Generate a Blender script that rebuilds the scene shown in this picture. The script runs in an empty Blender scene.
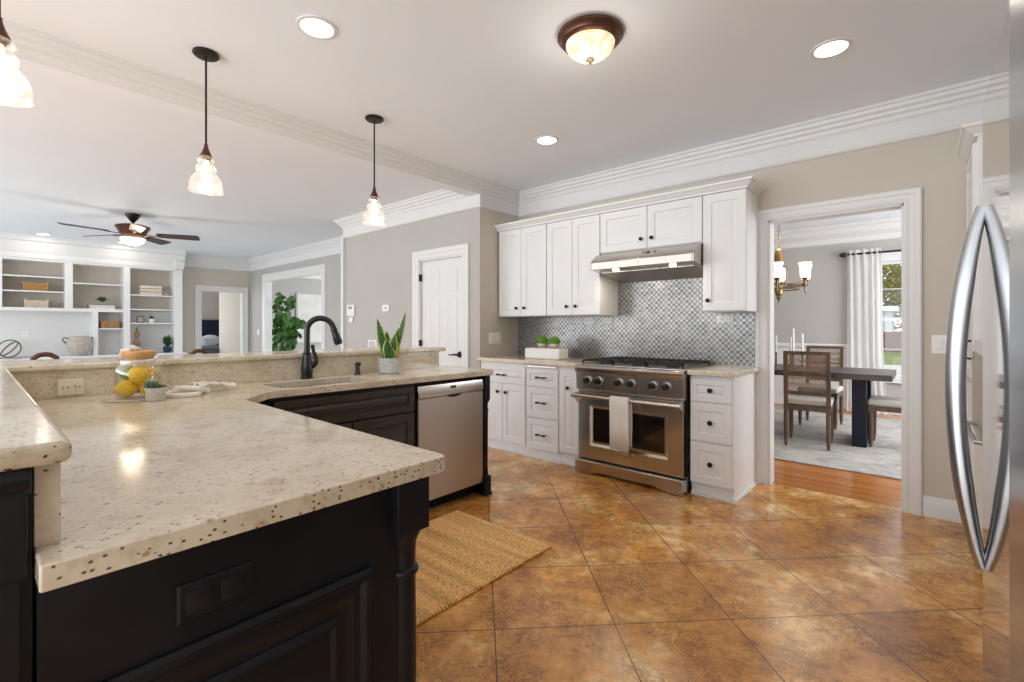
import bpy, math, random
from mathutils import Vector, Matrix
random.seed(7)
S = bpy.context.scene
COL = S.collection
PI = math.pi
R = math.radians

# ------------------------------------------------------------------ camera, world, exposure
cd = bpy.data.cameras.new('camera'); cam = bpy.data.objects.new('camera', cd); COL.objects.link(cam)
cam.location = (0, 0, 1.23); cam.rotation_euler = (R(90), 0, R(41.1))
cd.sensor_width = 36; cd.lens = 473 * 36 / 1024; cd.shift_y = -14.5 / 1024; cd.clip_start = .02; cd.clip_end = 200
S.camera = cam
w = bpy.data.worlds.new('sky'); S.world = w; w.use_nodes = True
nt = w.node_tree; bg = nt.nodes['Background']
bg.inputs[0].default_value = (.94, .97, 1, 1); bg.inputs[1].default_value = 1.25
vs = S.view_settings
vs.view_transform = 'Standard'; vs.look = 'None'; vs.gamma = 1; vs.exposure = 0.55; vs.use_curve_mapping = False
S.cycles.use_denoising = True
S.cycles.max_bounces = 10; S.cycles.diffuse_bounces = 6; S.cycles.glossy_bounces = 5; S.cycles.transparent_max_bounces = 16
S.cycles.sample_clamp_indirect = 4

def lamp(name, kind, loc, power, size=.2, col=(1, .86, .68), rot=(0, 0, 0), sizey=None, spread=None):
    l = bpy.data.lights.new(name, kind); l.energy = power; l.color = col
    if kind == 'AREA':
        if sizey: l.shape = 'RECTANGLE'; l.size = size; l.size_y = sizey
        else: l.shape = 'DISK'; l.size = size
        if spread: l.spread = spread
    else: l.shadow_soft_size = size
    o = bpy.data.objects.new(name, l); COL.objects.link(o); o.location = loc; o.rotation_euler = rot
    return o
# added area lights stand in for daylight; no windows are modelled at them
lamp('daylight_fill_kitchen', 'AREA', (-2.2, -3.3, 1.05), 80, 4.4, (.84, .92, 1), (R(90), 0, 0), 1.7)
lamp('daylight_fill_great_room', 'AREA', (-8, -3.6, 1.5), 84, 6.5, (.9, .95, 1), (R(90), 0, 0), 2.2)
lamp('daylight_fill_dining', 'AREA', (1.6, 6.4, 1.5), 75, 2.5, (.95, .97, 1), (R(90), 0, R(90)), 1.7)
lamp('daylight_fill_far_room', 'AREA', (-9, 7.6, 1.5), 60, 3, (.95, .97, 1), (R(-90), 0, 0), 1.8)
lamp('daylight_fill_bedroom', 'AREA', (-13.9, 2.3, 1.4), 26, 1.8, (.95, .97, 1), (R(90), 0, 0), 1.6)

# ------------------------------------------------------------------ materials
M = {}
class NT:
    def __init__(s, name):
        m = bpy.data.materials.new(name); m.use_nodes = True; s.m = m; s.t = m.node_tree; s.b = s.t.nodes['Principled BSDF']
        s.tc = s.t.nodes.new('ShaderNodeTexCoord')
    def n(s, typ, **k):
        x = s.t.nodes.new('ShaderNode' + typ)
        for a, v in k.items():
            if a.startswith('i_'): x.inputs[a[2:].replace('_', ' ')].default_value = v
            else: setattr(x, a, v)
        return x
    def l(s, a, b): s.t.links.new(a, b)
    def map(s, loc=(0, 0, 0), rot=(0, 0, 0), sc=(1, 1, 1)):
        m = s.n('Mapping'); m.inputs['Location'].default_value = loc; m.inputs['Rotation'].default_value = rot; m.inputs['Scale'].default_value = sc
        s.l(s.tc.outputs['Object'], m.inputs[0]); return m.outputs[0]
    def noise(s, sc, vec=None, det=4, rough=.5, dist=0):
        x = s.n('TexNoise'); x.inputs['Scale'].default_value = sc; x.inputs['Detail'].default_value = det; x.inputs['Roughness'].default_value = rough; x.inputs['Distortion'].default_value = dist
        s.l(vec or s.tc.outputs['Object'], x.inputs['Vector']); return x.outputs['Fac']
    def ramp(s, fac, stops, const=False):
        x = s.n('ValToRGB'); e = x.color_ramp.elements
        if const: x.color_ramp.interpolation = 'CONSTANT'
        while len(e) > 1: e.remove(e[-1])
        e[0].position = stops[0][0]; e[0].color = (*stops[0][1], 1)
        for p, c in stops[1:]:
            k = e.new(p); k.color = (*c, 1)
        s.l(fac, x.inputs[0]); return x.outputs[0]
    def mix(s, fac, a, b, mode='MIX'):
        x = s.n('Mix', data_type='RGBA', blend_type=mode)
        for sock, v in ((x.inputs[0], fac), (x.inputs[6], a), (x.inputs[7], b)):
            if hasattr(v, 'is_linked') or hasattr(v, 'links'): s.l(v, sock)
            elif isinstance(v, tuple): sock.default_value = (*v, 1)
            else: sock.default_value = v
        return x.outputs[2]
    def bump(s, h, st=.3, d=.01):
        x = s.n('Bump'); x.inputs['Strength'].default_value = st; x.inputs['Distance'].default_value = d
        s.l(h, x.inputs['Height']); s.l(x.outputs[0], s.b.inputs['Normal'])
    def col(s, c): s.l(c, s.b.inputs['Base Color'])
def P(name, c, rough=.5, metal=0, noise=0, nsc=20, bump=0, spec=None, stretch=None, emit=None, es=0, coat=0):
    k = NT(name); b = k.b
    b.inputs['Roughness'].default_value = rough; b.inputs['Metallic'].default_value = metal
    if spec is not None: b.inputs['Specular IOR Level'].default_value = spec
    if coat: b.inputs['Coat Weight'].default_value = coat; b.inputs['Coat Roughness'].default_value = .15
    f = k.noise(nsc, k.map(sc=stretch) if stretch else None)
    d = tuple(max(0, x * (1 - noise)) for x in c); u = tuple(min(1, x * (1 + noise)) for x in c)
    k.col(k.ramp(f, [(.3, d), (.7, u)]))
    if bump: k.bump(f, bump, .004)
    if emit: b.inputs['Emission Color'].default_value = (*emit, 1); b.inputs['Emission Strength'].default_value = es
    M[name] = k.m; return k
P('wall', (.575, .525, .455), .75, noise=.02, nsc=3)
P('wall_grey', (.465, .45, .425), .75, noise=.02, nsc=3)
P('bounce_grey', (.50, .49, .47), .95, noise=.05, nsc=40)  # unseen great room floor, coloured neutral so its bounce leaves the ceiling less warm
P('ceil', (.845, .885, .94), .85, noise=.012, nsc=2)
P('trim', (.74, .74, .735), .4, noise=.01, nsc=4)
P('cab', (.77, .77, .77), .38, noise=.012, nsc=6)
P('dark', (.0065, .0075, .0115), .36, noise=.35, nsc=9, bump=.08, spec=.28)
P('darkwood_lit', (.030, .020, .015), .33, noise=.45, nsc=5, stretch=(1, 1, 9))  # black cabinet finish with its brown tint where lit put into the colour
P('bronze', (.030, .021, .017), .38, .6, noise=.25)
P('fixture', (.11, .05, .033), .35, .7, noise=.3)
P('black', (.010, .010, .011), .3, noise=.1)
P('knobmetal', (.018, .016, .016), .33, .7)
P('iron', (.020, .020, .021), .5, .3, noise=.2)
P('steel', (.56, .52, .48), .24, 1, noise=.03, nsc=6, stretch=(1, 1, 90))
P('steel2', (.50, .46, .42), .34, 1, noise=.04, nsc=6, stretch=(1, 1, 90))
P('mirror_steel', (.62, .60, .58), .045, 1, noise=.01)
P('door_steel', (.36, .385, .42), .22, 1, noise=.02, nsc=6, stretch=(1, 1, 60))
P('handle_steel', (.42, .435, .46), .3, 1, noise=.02)
P('gapblack', (.004, .004, .004), .8)
P('ovenglass', (.012, .009, .007), .06, noise=.2, spec=.7)
P('plate', (.83, .82, .79), .35)
P('cream_plate', (.74, .69, .56), .35)
P('towel', (.78, .76, .72), .9, noise=.08, nsc=220, bump=.5)
P('cloth', (.82, .78, .70), .9, noise=.06, nsc=120, bump=.3)
P('striped', (.50, .44, .36), .9, noise=.4, nsc=90)
P('concrete', (.52, .53, .54), .8, noise=.15, nsc=30, bump=.2)
P('ribpot', (.60, .56, .50), .7, noise=.12, nsc=60)
P('whitepot', (.80, .80, .78), .45)
P('moss', (.13, .30, .02), .85, noise=.6, nsc=90, bump=1)
P('succ', (.12, .22, .13), .5, noise=.4, nsc=60)
P('leafdark', (.03, .095, .03), .35, noise=.5, nsc=25)
P('leafgreen', (.045, .13, .018), .35, noise=.5, nsc=12)
P('leafmid', (.10, .16, .06), .6, noise=.5, nsc=30)
P('lemon', (.95, .60, .015), .4, noise=.1, nsc=60, bump=.25)
P('lime', (.25, .34, .03), .4, noise=.25, nsc=60, bump=.25)
P('lidwood', (.58, .32, .12), .5, noise=.2, nsc=9, stretch=(1, 8, 1))
P('fanwood', (.045, .018, .012), .4, noise=.3, nsc=10)
P('chairwood', (.115, .072, .046), .5, noise=.35, nsc=14, stretch=(1, 1, .2))
P('tablewood', (.055, .040, .034), .35, noise=.3, nsc=8, stretch=(.3, 3, 1))
P('tableleg', (.008, .010, .018), .45, spec=.25)
P('seat', (.56, .53, .49), .9, noise=.06, nsc=100)
P('candle', (.85, .84, .80), .5)
P('brass', (.36, .25, .11), .3, 1, noise=.1)
P('antique', (.20, .145, .095), .38, .8, noise=.3)
P('basket', (.46, .25, .09), .8, noise=.4, nsc=60, bump=1)
P('whitebasket', (.66, .58, .46), .8, noise=.25, nsc=70, bump=1)
P('boxwood', (.34, .17, .06), .5, noise=.25, nsc=12)
P('book', (.76, .73, .68), .6, noise=.05)
P('booktan', (.16, .12, .09), .6, noise=.1)
P('stoneware', (.42, .38, .33), .7, noise=.2, nsc=25)
P('figwood', (.25, .15, .08), .6, noise=.3, nsc=14)
P('navy', (.012, .022, .06), .6, noise=.2)
P('navyfab', (.006, .014, .032), .9, noise=.3, nsc=20)
P('bedblue', (.30, .47, .62), .9, noise=.45, nsc=9)
P('bedwhite', (.80, .82, .84), .9, noise=.04)
P('bedgrey', (.10, .12, .16), .9, noise=.4, nsc=30)
P('canvas', (.66, .645, .61), .7, noise=.12, nsc=4)
P('bark', (.12, .08, .05), .9, noise=.4, nsc=30)
P('grassm', (.20, .23, .09), .95, noise=.3, nsc=4)
P('brickm', (.17, .065, .045), .9, noise=.4, nsc=12)
P('foliage1', (.28, .26, .07), .9, noise=.7, nsc=6)
P('foliage2', (.09, .13, .05), .9, noise=.7, nsc=6)
P('housem', (.62, .65, .70), .7)
P('pavem', (.55, .53, .50), .9, noise=.05)
P('soil', (.05, .035, .025), .95, noise=.3)
P('leather', (.10, .045, .025), .4, noise=.3)
P('screen', (.02, .03, .04), .15)
def E_(name, c, s):
    k = P(name, c, .4, emit=c, es=s)
E_('lamp_white', (1, .96, .90), 5)
E_('bulb', (1, .78, .45), 7)
E_('bowlglass', (1, .83, .55), 2.1)
E_('fanglass', (1, .90, .68), 2)
E_('shadeglass', (1, .86, .66), 1.15)
# flush mount alabaster: marbled
k = NT('alabaster'); f = k.noise(9, det=3, dist=1.5)
c = k.ramp(f, [(.35, (.95, .62, .28)), (.55, (1, .90, .70))]); k.col(c); k.l(c, k.b.inputs['Emission Color']); k.b.inputs['Emission Strength'].default_value = .45
k.b.inputs['Roughness'].default_value = .2; M['alabaster'] = k.m
# clear glass: transparent with fresnel gloss
def glass(name, tint, base=.06, rough=.03, seeded=False, haze=0, top=.75):
    k = NT(name); k.t.nodes.remove(k.b)
    tr = k.n('BsdfTransparent'); tr.inputs[0].default_value = (*tint, 1)
    gl = k.n('BsdfGlossy'); gl.inputs['Roughness'].default_value = rough
    lw = k.n('LayerWeight'); lw.inputs[0].default_value = .35
    mr = k.n('MapRange'); mr.inputs[3].default_value = base; mr.inputs[4].default_value = top
    k.l(lw.outputs['Facing'], mr.inputs[0])
    mx = k.n('MixShader'); k.l(mr.outputs[0], mx.inputs[0]); k.l(tr.outputs[0], mx.inputs[1]); k.l(gl.outputs[0], mx.inputs[2])
    out = mx.outputs[0]
    if haze:
        tl = k.n('BsdfTranslucent'); tl.inputs[0].default_value = (1, .97, .9, 1)
        df = k.n('BsdfDiffuse'); df.inputs[0].default_value = (.9, .88, .84, 1)
        ad = k.n('MixShader'); ad.inputs[0].default_value = .5; k.l(tl.outputs[0], ad.inputs[1]); k.l(df.outputs[0], ad.inputs[2])
        v = k.ramp(k.noise(160, det=2), [(.5, (haze * .6,) * 3), (.72, (min(1, haze * 2.2),) * 3)])
        m2 = k.n('MixShader'); k.l(v, m2.inputs[0]); k.l(out, m2.inputs[1]); k.l(ad.outputs[0], m2.inputs[2]); out = m2.outputs[0]
    k.l(out, k.t.nodes['Material Output'].inputs[0]); M[name] = k.m
glass('glass', (.98, .985, .98), .015, top=.42); glass('paneglass', (.97, .98, .98), .03, top=.5); glass('seeded', (.96, .95, .92), .08, .06, haze=.10)
# sheer curtain
k = NT('sheer'); k.t.nodes.remove(k.b)
a = k.n('BsdfTranslucent'); a.inputs[0].default_value = (.92, .93, .93, 1); d = k.n('BsdfDiffuse'); d.inputs[0].default_value = (.88, .88, .87, 1)
mx = k.n('MixShader'); mx.inputs[0].default_value = .5; k.l(a.outputs[0], mx.inputs[1]); k.l(d.outputs[0], mx.inputs[2]); k.l(mx.outputs[0], k.t.nodes['Material Output'].inputs[0]); M['sheer'] = k.m
# woven cane: open hexagonal weave
k = NT('cane'); v = k.n('TexVoronoi', feature='DISTANCE_TO_EDGE'); v.inputs['Scale'].default_value = 70; v.inputs['Randomness'].default_value = .2
k.l(k.tc.outputs['Object'], v.inputs['Vector']); f = k.ramp(v.outputs['Distance'], [(0, (.7,) * 3), (.1, (.6,) * 3), (.14, (.25,) * 3)])
k.b.inputs['Base Color'].default_value = (.27, .18, .11, 1); k.l(f, k.b.inputs['Alpha']); M['cane'] = k.m
# glazed floor tile laid on the diagonal
k = NT('tile'); v = k.map(loc=(-.06, .002, 0), rot=(0, 0, R(-45)))
br = k.n('TexBrick'); br.offset = 0; br.squash = 1
for a, x in (('Scale', 1), ('Mortar Size', .0028), ('Mortar Smooth', .1), ('Bias', 0), ('Brick Width', .4965), ('Row Height', .4805)): br.inputs[a].default_value = x
br.inputs['Color1'].default_value = (.1, .1, .1, 1); br.inputs['Color2'].default_value = (.9, .9, .9, 1); br.inputs['Mortar'].default_value = (.5, .5, .5, 1); k.l(v, br.inputs['Vector'])
n1 = k.noise(2.3, det=8, rough=.62, dist=.5); n2 = k.noise(17, det=9, rough=.78, dist=.5); n3 = k.noise(38, det=8, rough=.7, dist=1.8)
base = k.ramp(n1, [(.30, (.38, .155, .032)), (.43, (.62, .285, .068)), (.53, (.76, .39, .105)), (.64, (.97, .68, .34))])
c2 = k.ramp(n2, [(.33, (.26, .18, .12)), (.44, (.80, .75, .70)), (.54, (1.05, 1.05, 1.05)), (.68, (1.35, 1.35, 1.35))]); c = k.mix(.85, base, c2, 'MULTIPLY')
veins = k.ramp(n3, [(.42, (1, 1, 1)), (.47, (.25, .17, .11)), (.53, (1, 1, 1))]); msk = k.ramp(k.noise(4, det=4), [(.42, (0, 0, 0)), (.56, (.9, .9, .9))]); c = k.mix(msk, c, k.mix(1.0, c, veins, 'MULTIPLY'))
pv = k.ramp(br.outputs['Color'], [(.1, (.80, .78, .76)), (.9, (1.1, 1.08, 1.05))]); c = k.mix(.6, c, pv, 'MULTIPLY')
c = k.mix(br.outputs['Fac'], c, (.085, .052, .03)); k.col(c)
rr = k.ramp(n2, [(.3, (.24,) * 3), (.7, (.13,) * 3)]); k.l(rr, k.b.inputs['Roughness']); k.b.inputs['Specular IOR Level'].default_value = .65
mb = k.n('Math', operation='MULTIPLY_ADD'); mb.inputs[1].default_value = -1.6; k.l(br.outputs['Fac'], mb.inputs[0]); k.l(n2, mb.inputs[2]); k.bump(mb.outputs[0], .12, .006)
M['tile'] = k.m
# granite
k = NT('granite'); n1 = k.noise(5, det=6, rough=.65, dist=.8)
base = k.ramp(n1, [(.3, (.53, .43, .30)), (.46, (.66, .58, .45)), (.60, (.73, .66, .53)), (.75, (.62, .575, .50))])
g = k.ramp(k.noise(45, det=5, rough=.7), [(.36, (.66, .60, .54)), (.5, (1, 1, 1))]); c = k.mix(.45, base, g, 'MULTIPLY')
def specks(c, sc, lo, hi, col, seed, dens):
    vo = k.n('TexVoronoi'); vo.inputs['Scale'].default_value = sc; k.l(k.map(loc=(seed, seed * 2, 0), sc=(1, .75, 1)), vo.inputs['Vector'])
    dd = k.n('Math', operation='ADD'); nn = k.noise(sc * 2.2, det=3); nm = k.n('Math', operation='MULTIPLY'); nm.inputs[1].default_value = .42; k.l(nn, nm.inputs[0]); k.l(vo.outputs['Distance'], dd.inputs[0]); k.l(nm.outputs[0], dd.inputs[1])
    s = k.ramp(dd.outputs[0], [(lo, (1, 1, 1)), (hi, (0, 0, 0))])
    sep = k.n('SeparateColor'); k.l(vo.outputs['Color'], sep.inputs[0]); g2 = k.n('Math', operation='LESS_THAN'); g2.inputs[1].default_value = dens; k.l(sep.outputs[0], g2.inputs[0])
    f = k.n('Math', operation='MULTIPLY'); k.l(s, f.inputs[0]); k.l(g2.outputs[0], f.inputs[1]); return k.mix(f.outputs[0], c, col)
c = specks(c, 68, .35, .42, (.050, .032, .026), 3.1, .12)
c = specks(c, 110, .38, .50, (.12, .07, .045), 7.7, .26)
c = specks(c, 60, .38, .52, (.40, .27, .17), 1.7, .15)
k.col(c); k.b.inputs['Roughness'].default_value = .13; k.b.inputs['Specular IOR Level'].default_value = .5; M['granite'] = k.m
# lens-shaped metallic mosaic
k = NT('mosaic'); v = k.map(rot=(R(90), 0, 0)); sp = k.n('SeparateXYZ'); k.l(k.tc.outputs['Object'], sp.inputs[0]); cb = k.n('CombineXYZ'); k.l(sp.outputs[0], cb.inputs[0]); k.l(sp.outputs[2], cb.inputs[1])
def trig(sock, mul, fn='SINE'):
    a = k.n('Math', operation='MULTIPLY'); a.inputs[1].default_value = mul; k.l(sock, a.inputs[0]); b = k.n('Math', operation=fn); k.l(a.outputs[0], b.inputs[0]); return b.outputs[0]
def mth(op, a, b):
    x = k.n('Math', operation=op)
    for i, q in enumerate((a, b)):
        if isinstance(q, (int, float)): x.inputs[i].default_value = q
        else: k.l(q, x.inputs[i])
    return x.outputs[0]
br = k.n('TexBrick'); br.offset = .5; k.l(cb.outputs[0], br.inputs['Vector'])
for a, x in (('Scale', 1), ('Mortar Size', .0028), ('Mortar Smooth', .7), ('Bias', 0), ('Brick Width', .046), ('Row Height', .0235)): br.inputs[a].default_value = x
br.inputs['Color1'].default_value = (.11, .11, .112, 1); br.inputs['Color2'].default_value = (.26, .25, .24, 1); br.inputs['Mortar'].default_value = (.30, .29, .275, 1)
wv = mth('MULTIPLY', trig(sp.outputs[0], 2 * PI / .046), trig(sp.outputs[2], PI / .0235))
dots = k.ramp(wv, [(.0, (0, 0, 0)), (.62, (0, 0, 0)), (.85, (.8, .8, .8))]); dk = k.ramp(mth('MULTIPLY', wv, -1.0), [(.6, (0, 0, 0)), (.95, (.7, .7, .7))])
c = k.mix(dots, br.outputs['Color'], (.70, .67, .62)); c = k.mix(dk, c, (.035, .035, .04)); k.col(c)
k.b.inputs['Roughness'].default_value = .28; k.b.inputs['Metallic'].default_value = .35; k.bump(br.outputs['Fac'], -.4, .004); M['mosaic'] = k.m
# strip wood floor
k = NT('woodfloor'); br = k.n('TexBrick'); br.offset = .37; k.l(k.tc.outputs['Object'], br.inputs['Vector'])
for a, x in (('Scale', 1), ('Mortar Size', .0012), ('Bias', 0), ('Brick Width', 1.1), ('Row Height', .058)): br.inputs[a].default_value = x
br.inputs['Color1'].default_value = (.40, .135, .030, 1); br.inputs['Color2'].default_value = (.58, .23, .06, 1); br.inputs['Mortar'].default_value = (.12, .045, .015, 1)
g = k.ramp(k.noise(10, k.map(sc=(.8, 14, 1)), det=5), [(.3, (.7, .65, .6)), (.7, (1, 1, 1))]); k.col(k.mix(.7, br.outputs['Color'], g, 'MULTIPLY')); k.b.inputs['Roughness'].default_value = .2; M['woodfloor'] = k.m
# jute rug, ribs run along X
k = NT('jute'); wv = k.n('TexWave', bands_direction='Y'); wv.inputs['Scale'].default_value = 34; wv.inputs['Distortion'].default_value = 1.6; wv.inputs['Detail'].default_value = 3; wv.inputs['Detail Scale'].default_value = 2
k.l(k.tc.outputs['Object'], wv.inputs['Vector']); n = k.noise(95, k.map(sc=(.7, 1.6, 1)), det=5, rough=.8)
c = k.ramp(wv.outputs['Fac'], [(.15, (.60, .31, .10)), (.42, (1, .60, .23)), (1, (1, .70, .33))]); st = k.ramp(k.noise(4, k.map(sc=(.15, 3.5, 1)), det=3), [(.35, (.80, .76, .7)), (.6, (1.1, 1.08, 1.05))])
c = k.mix(1, c, st, 'MULTIPLY'); c = k.mix(.9, c, k.ramp(n, [(.36, (.22, .15, .09)), (.46, (.85, .80, .72)), (.56, (1.35, 1.35, 1.35))]), 'MULTIPLY'); k.col(c); k.b.inputs['Roughness'].default_value = .95
k.bump(mth('ADD', wv.outputs['Fac'], n), .5, .006); M['jute'] = k.m
# faded dining rug
k = NT('oldrug'); n1 = k.noise(3.2, det=6, rough=.7, dist=1.2); n2 = k.noise(30, det=4)
c = k.ramp(n1, [(.35, (.33, .32, .33)), (.5, (.50, .48, .45)), (.62, (.58, .53, .46)), (.72, (.40, .40, .43))]); k.col(k.mix(.4, c, k.ramp(n2, [(.35, (.6, .6, .6)), (.6, (1, 1, 1))]), 'MULTIPLY')); k.b.inputs['Roughness'].default_value = .95; M['oldrug'] = k.m
# snake plant leaf: green with yellow margins (leaf-width runs 0..1 in the u of the uv)
def uvmat(name, stops, rough=.4, bands=None):
    k = NT(name); s = k.n('SeparateXYZ'); k.l(k.tc.outputs['UV'], s.inputs[0]); c = k.ramp(s.outputs[0], stops)
    if bands: c = k.mix(k.ramp(k.noise(bands, k.map(sc=(1, 1, 4)), det=3, dist=1), [(.5, (0, 0, 0)), (.6, (.6, .6, .6))]), c, (.012, .05, .012))
    k.col(c); k.b.inputs['Roughness'].default_value = rough; M[name] = k.m
uvmat('snake', [(0, (.62, .62, .12)), (.12, (.55, .58, .10)), (.17, (.04, .14, .03)), (.83, (.04, .14, .03)), (.88, (.55, .58, .10)), (1, (.62, .62, .12))], bands=26)

# ------------------------------------------------------------------ mesh builder
class MB:
    def __init__(s): s.v = []; s.f = []; s.uv = None; s.T = None
    def frame(s, o, u, v, w): s.T = (Vector(o), Vector(u), Vector(v), Vector(w)); return s
    def add(s, vs, fs):
        b = len(s.v)
        for p in vs:
            if s.T: o, u, v, w = s.T; p = o + u * p[0] + v * p[1] + w * p[2]
            s.v.append(tuple(p))
        s.f += [tuple(b + i for i in f) for f in fs]; return s
    def box(s, x0, y0, z0, x1, y1, z1):
        return s.add([(x0, y0, z0), (x1, y0, z0), (x1, y1, z0), (x0, y1, z0), (x0, y0, z1), (x1, y0, z1), (x1, y1, z1), (x0, y1, z1)],
                     [(0, 3, 2, 1), (4, 5, 6, 7), (0, 1, 5, 4), (1, 2, 6, 5), (2, 3, 7, 6), (3, 0, 4, 7)])
    def prism(s, poly, a, b, axis='z'):
        n = len(poly)
        def q(p, h): return {'z': (p[0], p[1], h), 'x': (h, p[0], p[1]), 'y': (p[0], h, p[1])}[axis]
        return s.add([q(p, a) for p in poly] + [q(p, b) for p in poly],
                     [tuple(range(n))[::-1], tuple(range(n, 2 * n))] + [(i, (i + 1) % n, n + (i + 1) % n, n + i) for i in range(n)])
    def lathe(s, prof, c=(0, 0, 0), seg=24, axis='z', rib=0, nr=0, cap=True):
        vs = []; fs = []
        for r, h in prof:
            for i in range(seg):
                a = 2 * PI * i / seg; rr = r * (1 + (rib * (1 if (i * nr // seg) % 2 else -1) if nr else 0)); x, y = rr * math.cos(a), rr * math.sin(a)
                p = {'z': (x, y, h), 'y': (x, h, y), 'x': (h, x, y)}[axis]; vs.append((c[0] + p[0], c[1] + p[1], c[2] + p[2]))
        for j in range(len(prof) - 1):
            for i in range(seg): fs.append((j * seg + i, j * seg + (i + 1) % seg, (j + 1) * seg + (i + 1) % seg, (j + 1) * seg + i))
        if cap:
            if prof[0][0] > 1e-4: fs.append(tuple(range(seg))[::-1])
            if prof[-1][0] > 1e-4: fs.append(tuple((len(prof) - 1) * seg + i for i in range(seg)))
        return s.add(vs, fs)
    def tube(s, pts, r, seg=10, closed=False, flat=1):
        pts = [Vector(p) for p in pts]; n = len(pts); rs = r if isinstance(r, (list, tuple)) else [r] * n
        vs = []; prev = None
        for i, p in enumerate(pts):
            t = ((pts[(i + 1) % n] - pts[i - 1]) if closed else (pts[min(i + 1, n - 1)] - pts[max(i - 1, 0)])).normalized()
            if prev is None:
                a = Vector((0, 0, 1)) if abs(t.z) < .9 else Vector((1, 0, 0)); u = t.cross(a).normalized()
            else: u = (prev - t * prev.dot(t)).normalized()
            prev = u; w_ = t.cross(u)
            for k_ in range(seg):
                a = 2 * PI * k_ / seg; vs.append(p + (u * math.cos(a) + w_ * math.sin(a) * flat) * rs[i])
        fs = []
        for i in range(n if closed else n - 1):
            j = (i + 1) % n
            for k_ in range(seg): fs.append((i * seg + k_, i * seg + (k_ + 1) % seg, j * seg + (k_ + 1) % seg, j * seg + k_))
        if not closed: fs += [tuple(range(seg))[::-1], tuple((n - 1) * seg + k_ for k_ in range(seg))]
        return s.add(vs, fs)
    def ball(s, c, r, seg=16, sc=(1, 1, 1)):
        prof = [(math.sin(PI * i / (seg // 2)), -math.cos(PI * i / (seg // 2))) for i in range(seg // 2 + 1)]
        vs = []; fs = []; m = len(prof)
        for a_, h in prof:
            for i in range(seg):
                a = 2 * PI * i / seg; vs.append((c[0] + a_ * math.cos(a) * r * sc[0], c[1] + a_ * math.sin(a) * r * sc[1], c[2] + h * r * sc[2]))
        for j in range(m - 1):
            for i in range(seg): fs.append((j * seg + i, j * seg + (i + 1) % seg, (j + 1) * seg + (i + 1) % seg, (j + 1) * seg + i))
        return s.add(vs, fs)
    def rings(s, u0, u1, v0, v1, rings):
        """concentric rectangles (inset, height) making a panelled face with a closed back at w=0"""
        vs = []; fs = []
        for ins, h in rings: vs += [(u0 + ins, v0 + ins, h), (u1 - ins, v0 + ins, h), (u1 - ins, v1 - ins, h), (u0 + ins, v1 - ins, h)]
        for j in range(len(rings) - 1):
            for i in range(4): fs.append((4 * j + i, 4 * j + (i + 1) % 4, 4 * j + 4 + (i + 1) % 4, 4 * j + 4 + i))
        e = 4 * (len(rings) - 1); fs.append((e, e + 1, e + 2, e + 3)); fs.append((3, 2, 1, 0)); return s.add(vs, fs)
    def panel(s, u0, u1, v0, v1, t=.02, fw=.055, flat=False):
        m = min(u1 - u0, v1 - v0); fw = min(fw, m * .26)
        r = [(0, 0), (0, t - .003), (.003, t)]
        if flat: r += [(fw, t)]
        else: r += [(fw, t), (fw + .005, t - .008), (fw + .013, t - .008), (fw + min(.035, m * .1) + .01, t - .001)]
        return s.rings(u0, u1, v0, v1, r)
    def build(s, name, mat, parent=None, bevel=0, smooth=30, world=True, seg=2):
        vs = s.v
        if parent is not None and world:
            inv = root_matrix(parent).inverted(); vs = [tuple(inv @ Vector(p)) for p in vs]
        me = bpy.data.meshes.new(name); me.from_pydata(vs, [], s.f); me.validate()
        import bmesh
        bm = bmesh.new(); bm.from_mesh(me); bmesh.ops.recalc_face_normals(bm, faces=bm.faces); bm.to_mesh(me); bm.free()
        if s.uv and len(s.uv) == len(me.vertices):
            l = me.uv_layers.new(name='uv')
            for lp in me.loops: l.data[lp.index].uv = s.uv[lp.vertex_index]
        me.materials.append(M[mat] if isinstance(mat, str) else mat)
        if smooth: me.shade_smooth(); me.set_sharp_from_angle(angle=R(smooth))
        o = bpy.data.objects.new(name, me); COL.objects.link(o)
        if parent is not None: o.parent = parent
        if bevel:
            b = o.modifiers.new('b', 'BEVEL'); b.width = bevel; b.segments = seg; b.limit_method = 'ANGLE'; b.angle_limit = R(40)
        return o
def root_matrix(o):
    m = Matrix.Identity(4)
    while o is not None: m = Matrix.LocRotScale(o.location, o.rotation_euler.to_matrix(), o.scale) @ m; o = o.parent
    return m
def thing(name, label, cat, loc=(0, 0, 0), rz=0, group=None):
    o = bpy.data.objects.new(name, None); o.empty_display_size = .05; COL.objects.link(o); o.location = loc; o.rotation_euler = (0, 0, rz)
    o['label'] = label; o['category'] = cat
    if group: o['group'] = group
    return o
def tag(o, label, cat, group=None):
    o['label'] = label; o['category'] = cat
    if group: o['group'] = group
    return o
def struct(o, label=None):
    o['kind'] = 'structure'
    if label: o['label'] = label
    return o
def dup(root, loc, label, rz=None):
    r = root.copy(); COL.objects.link(r); r.location = loc; r['label'] = label
    if rz is not None: r.rotation_euler = (0, 0, rz)
    for ch in list(root.children):
        c = ch.copy(); COL.objects.link(c); c.parent = r
        for g in ch.children:
            d = g.copy(); COL.objects.link(d); d.parent = c
    return r
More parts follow.
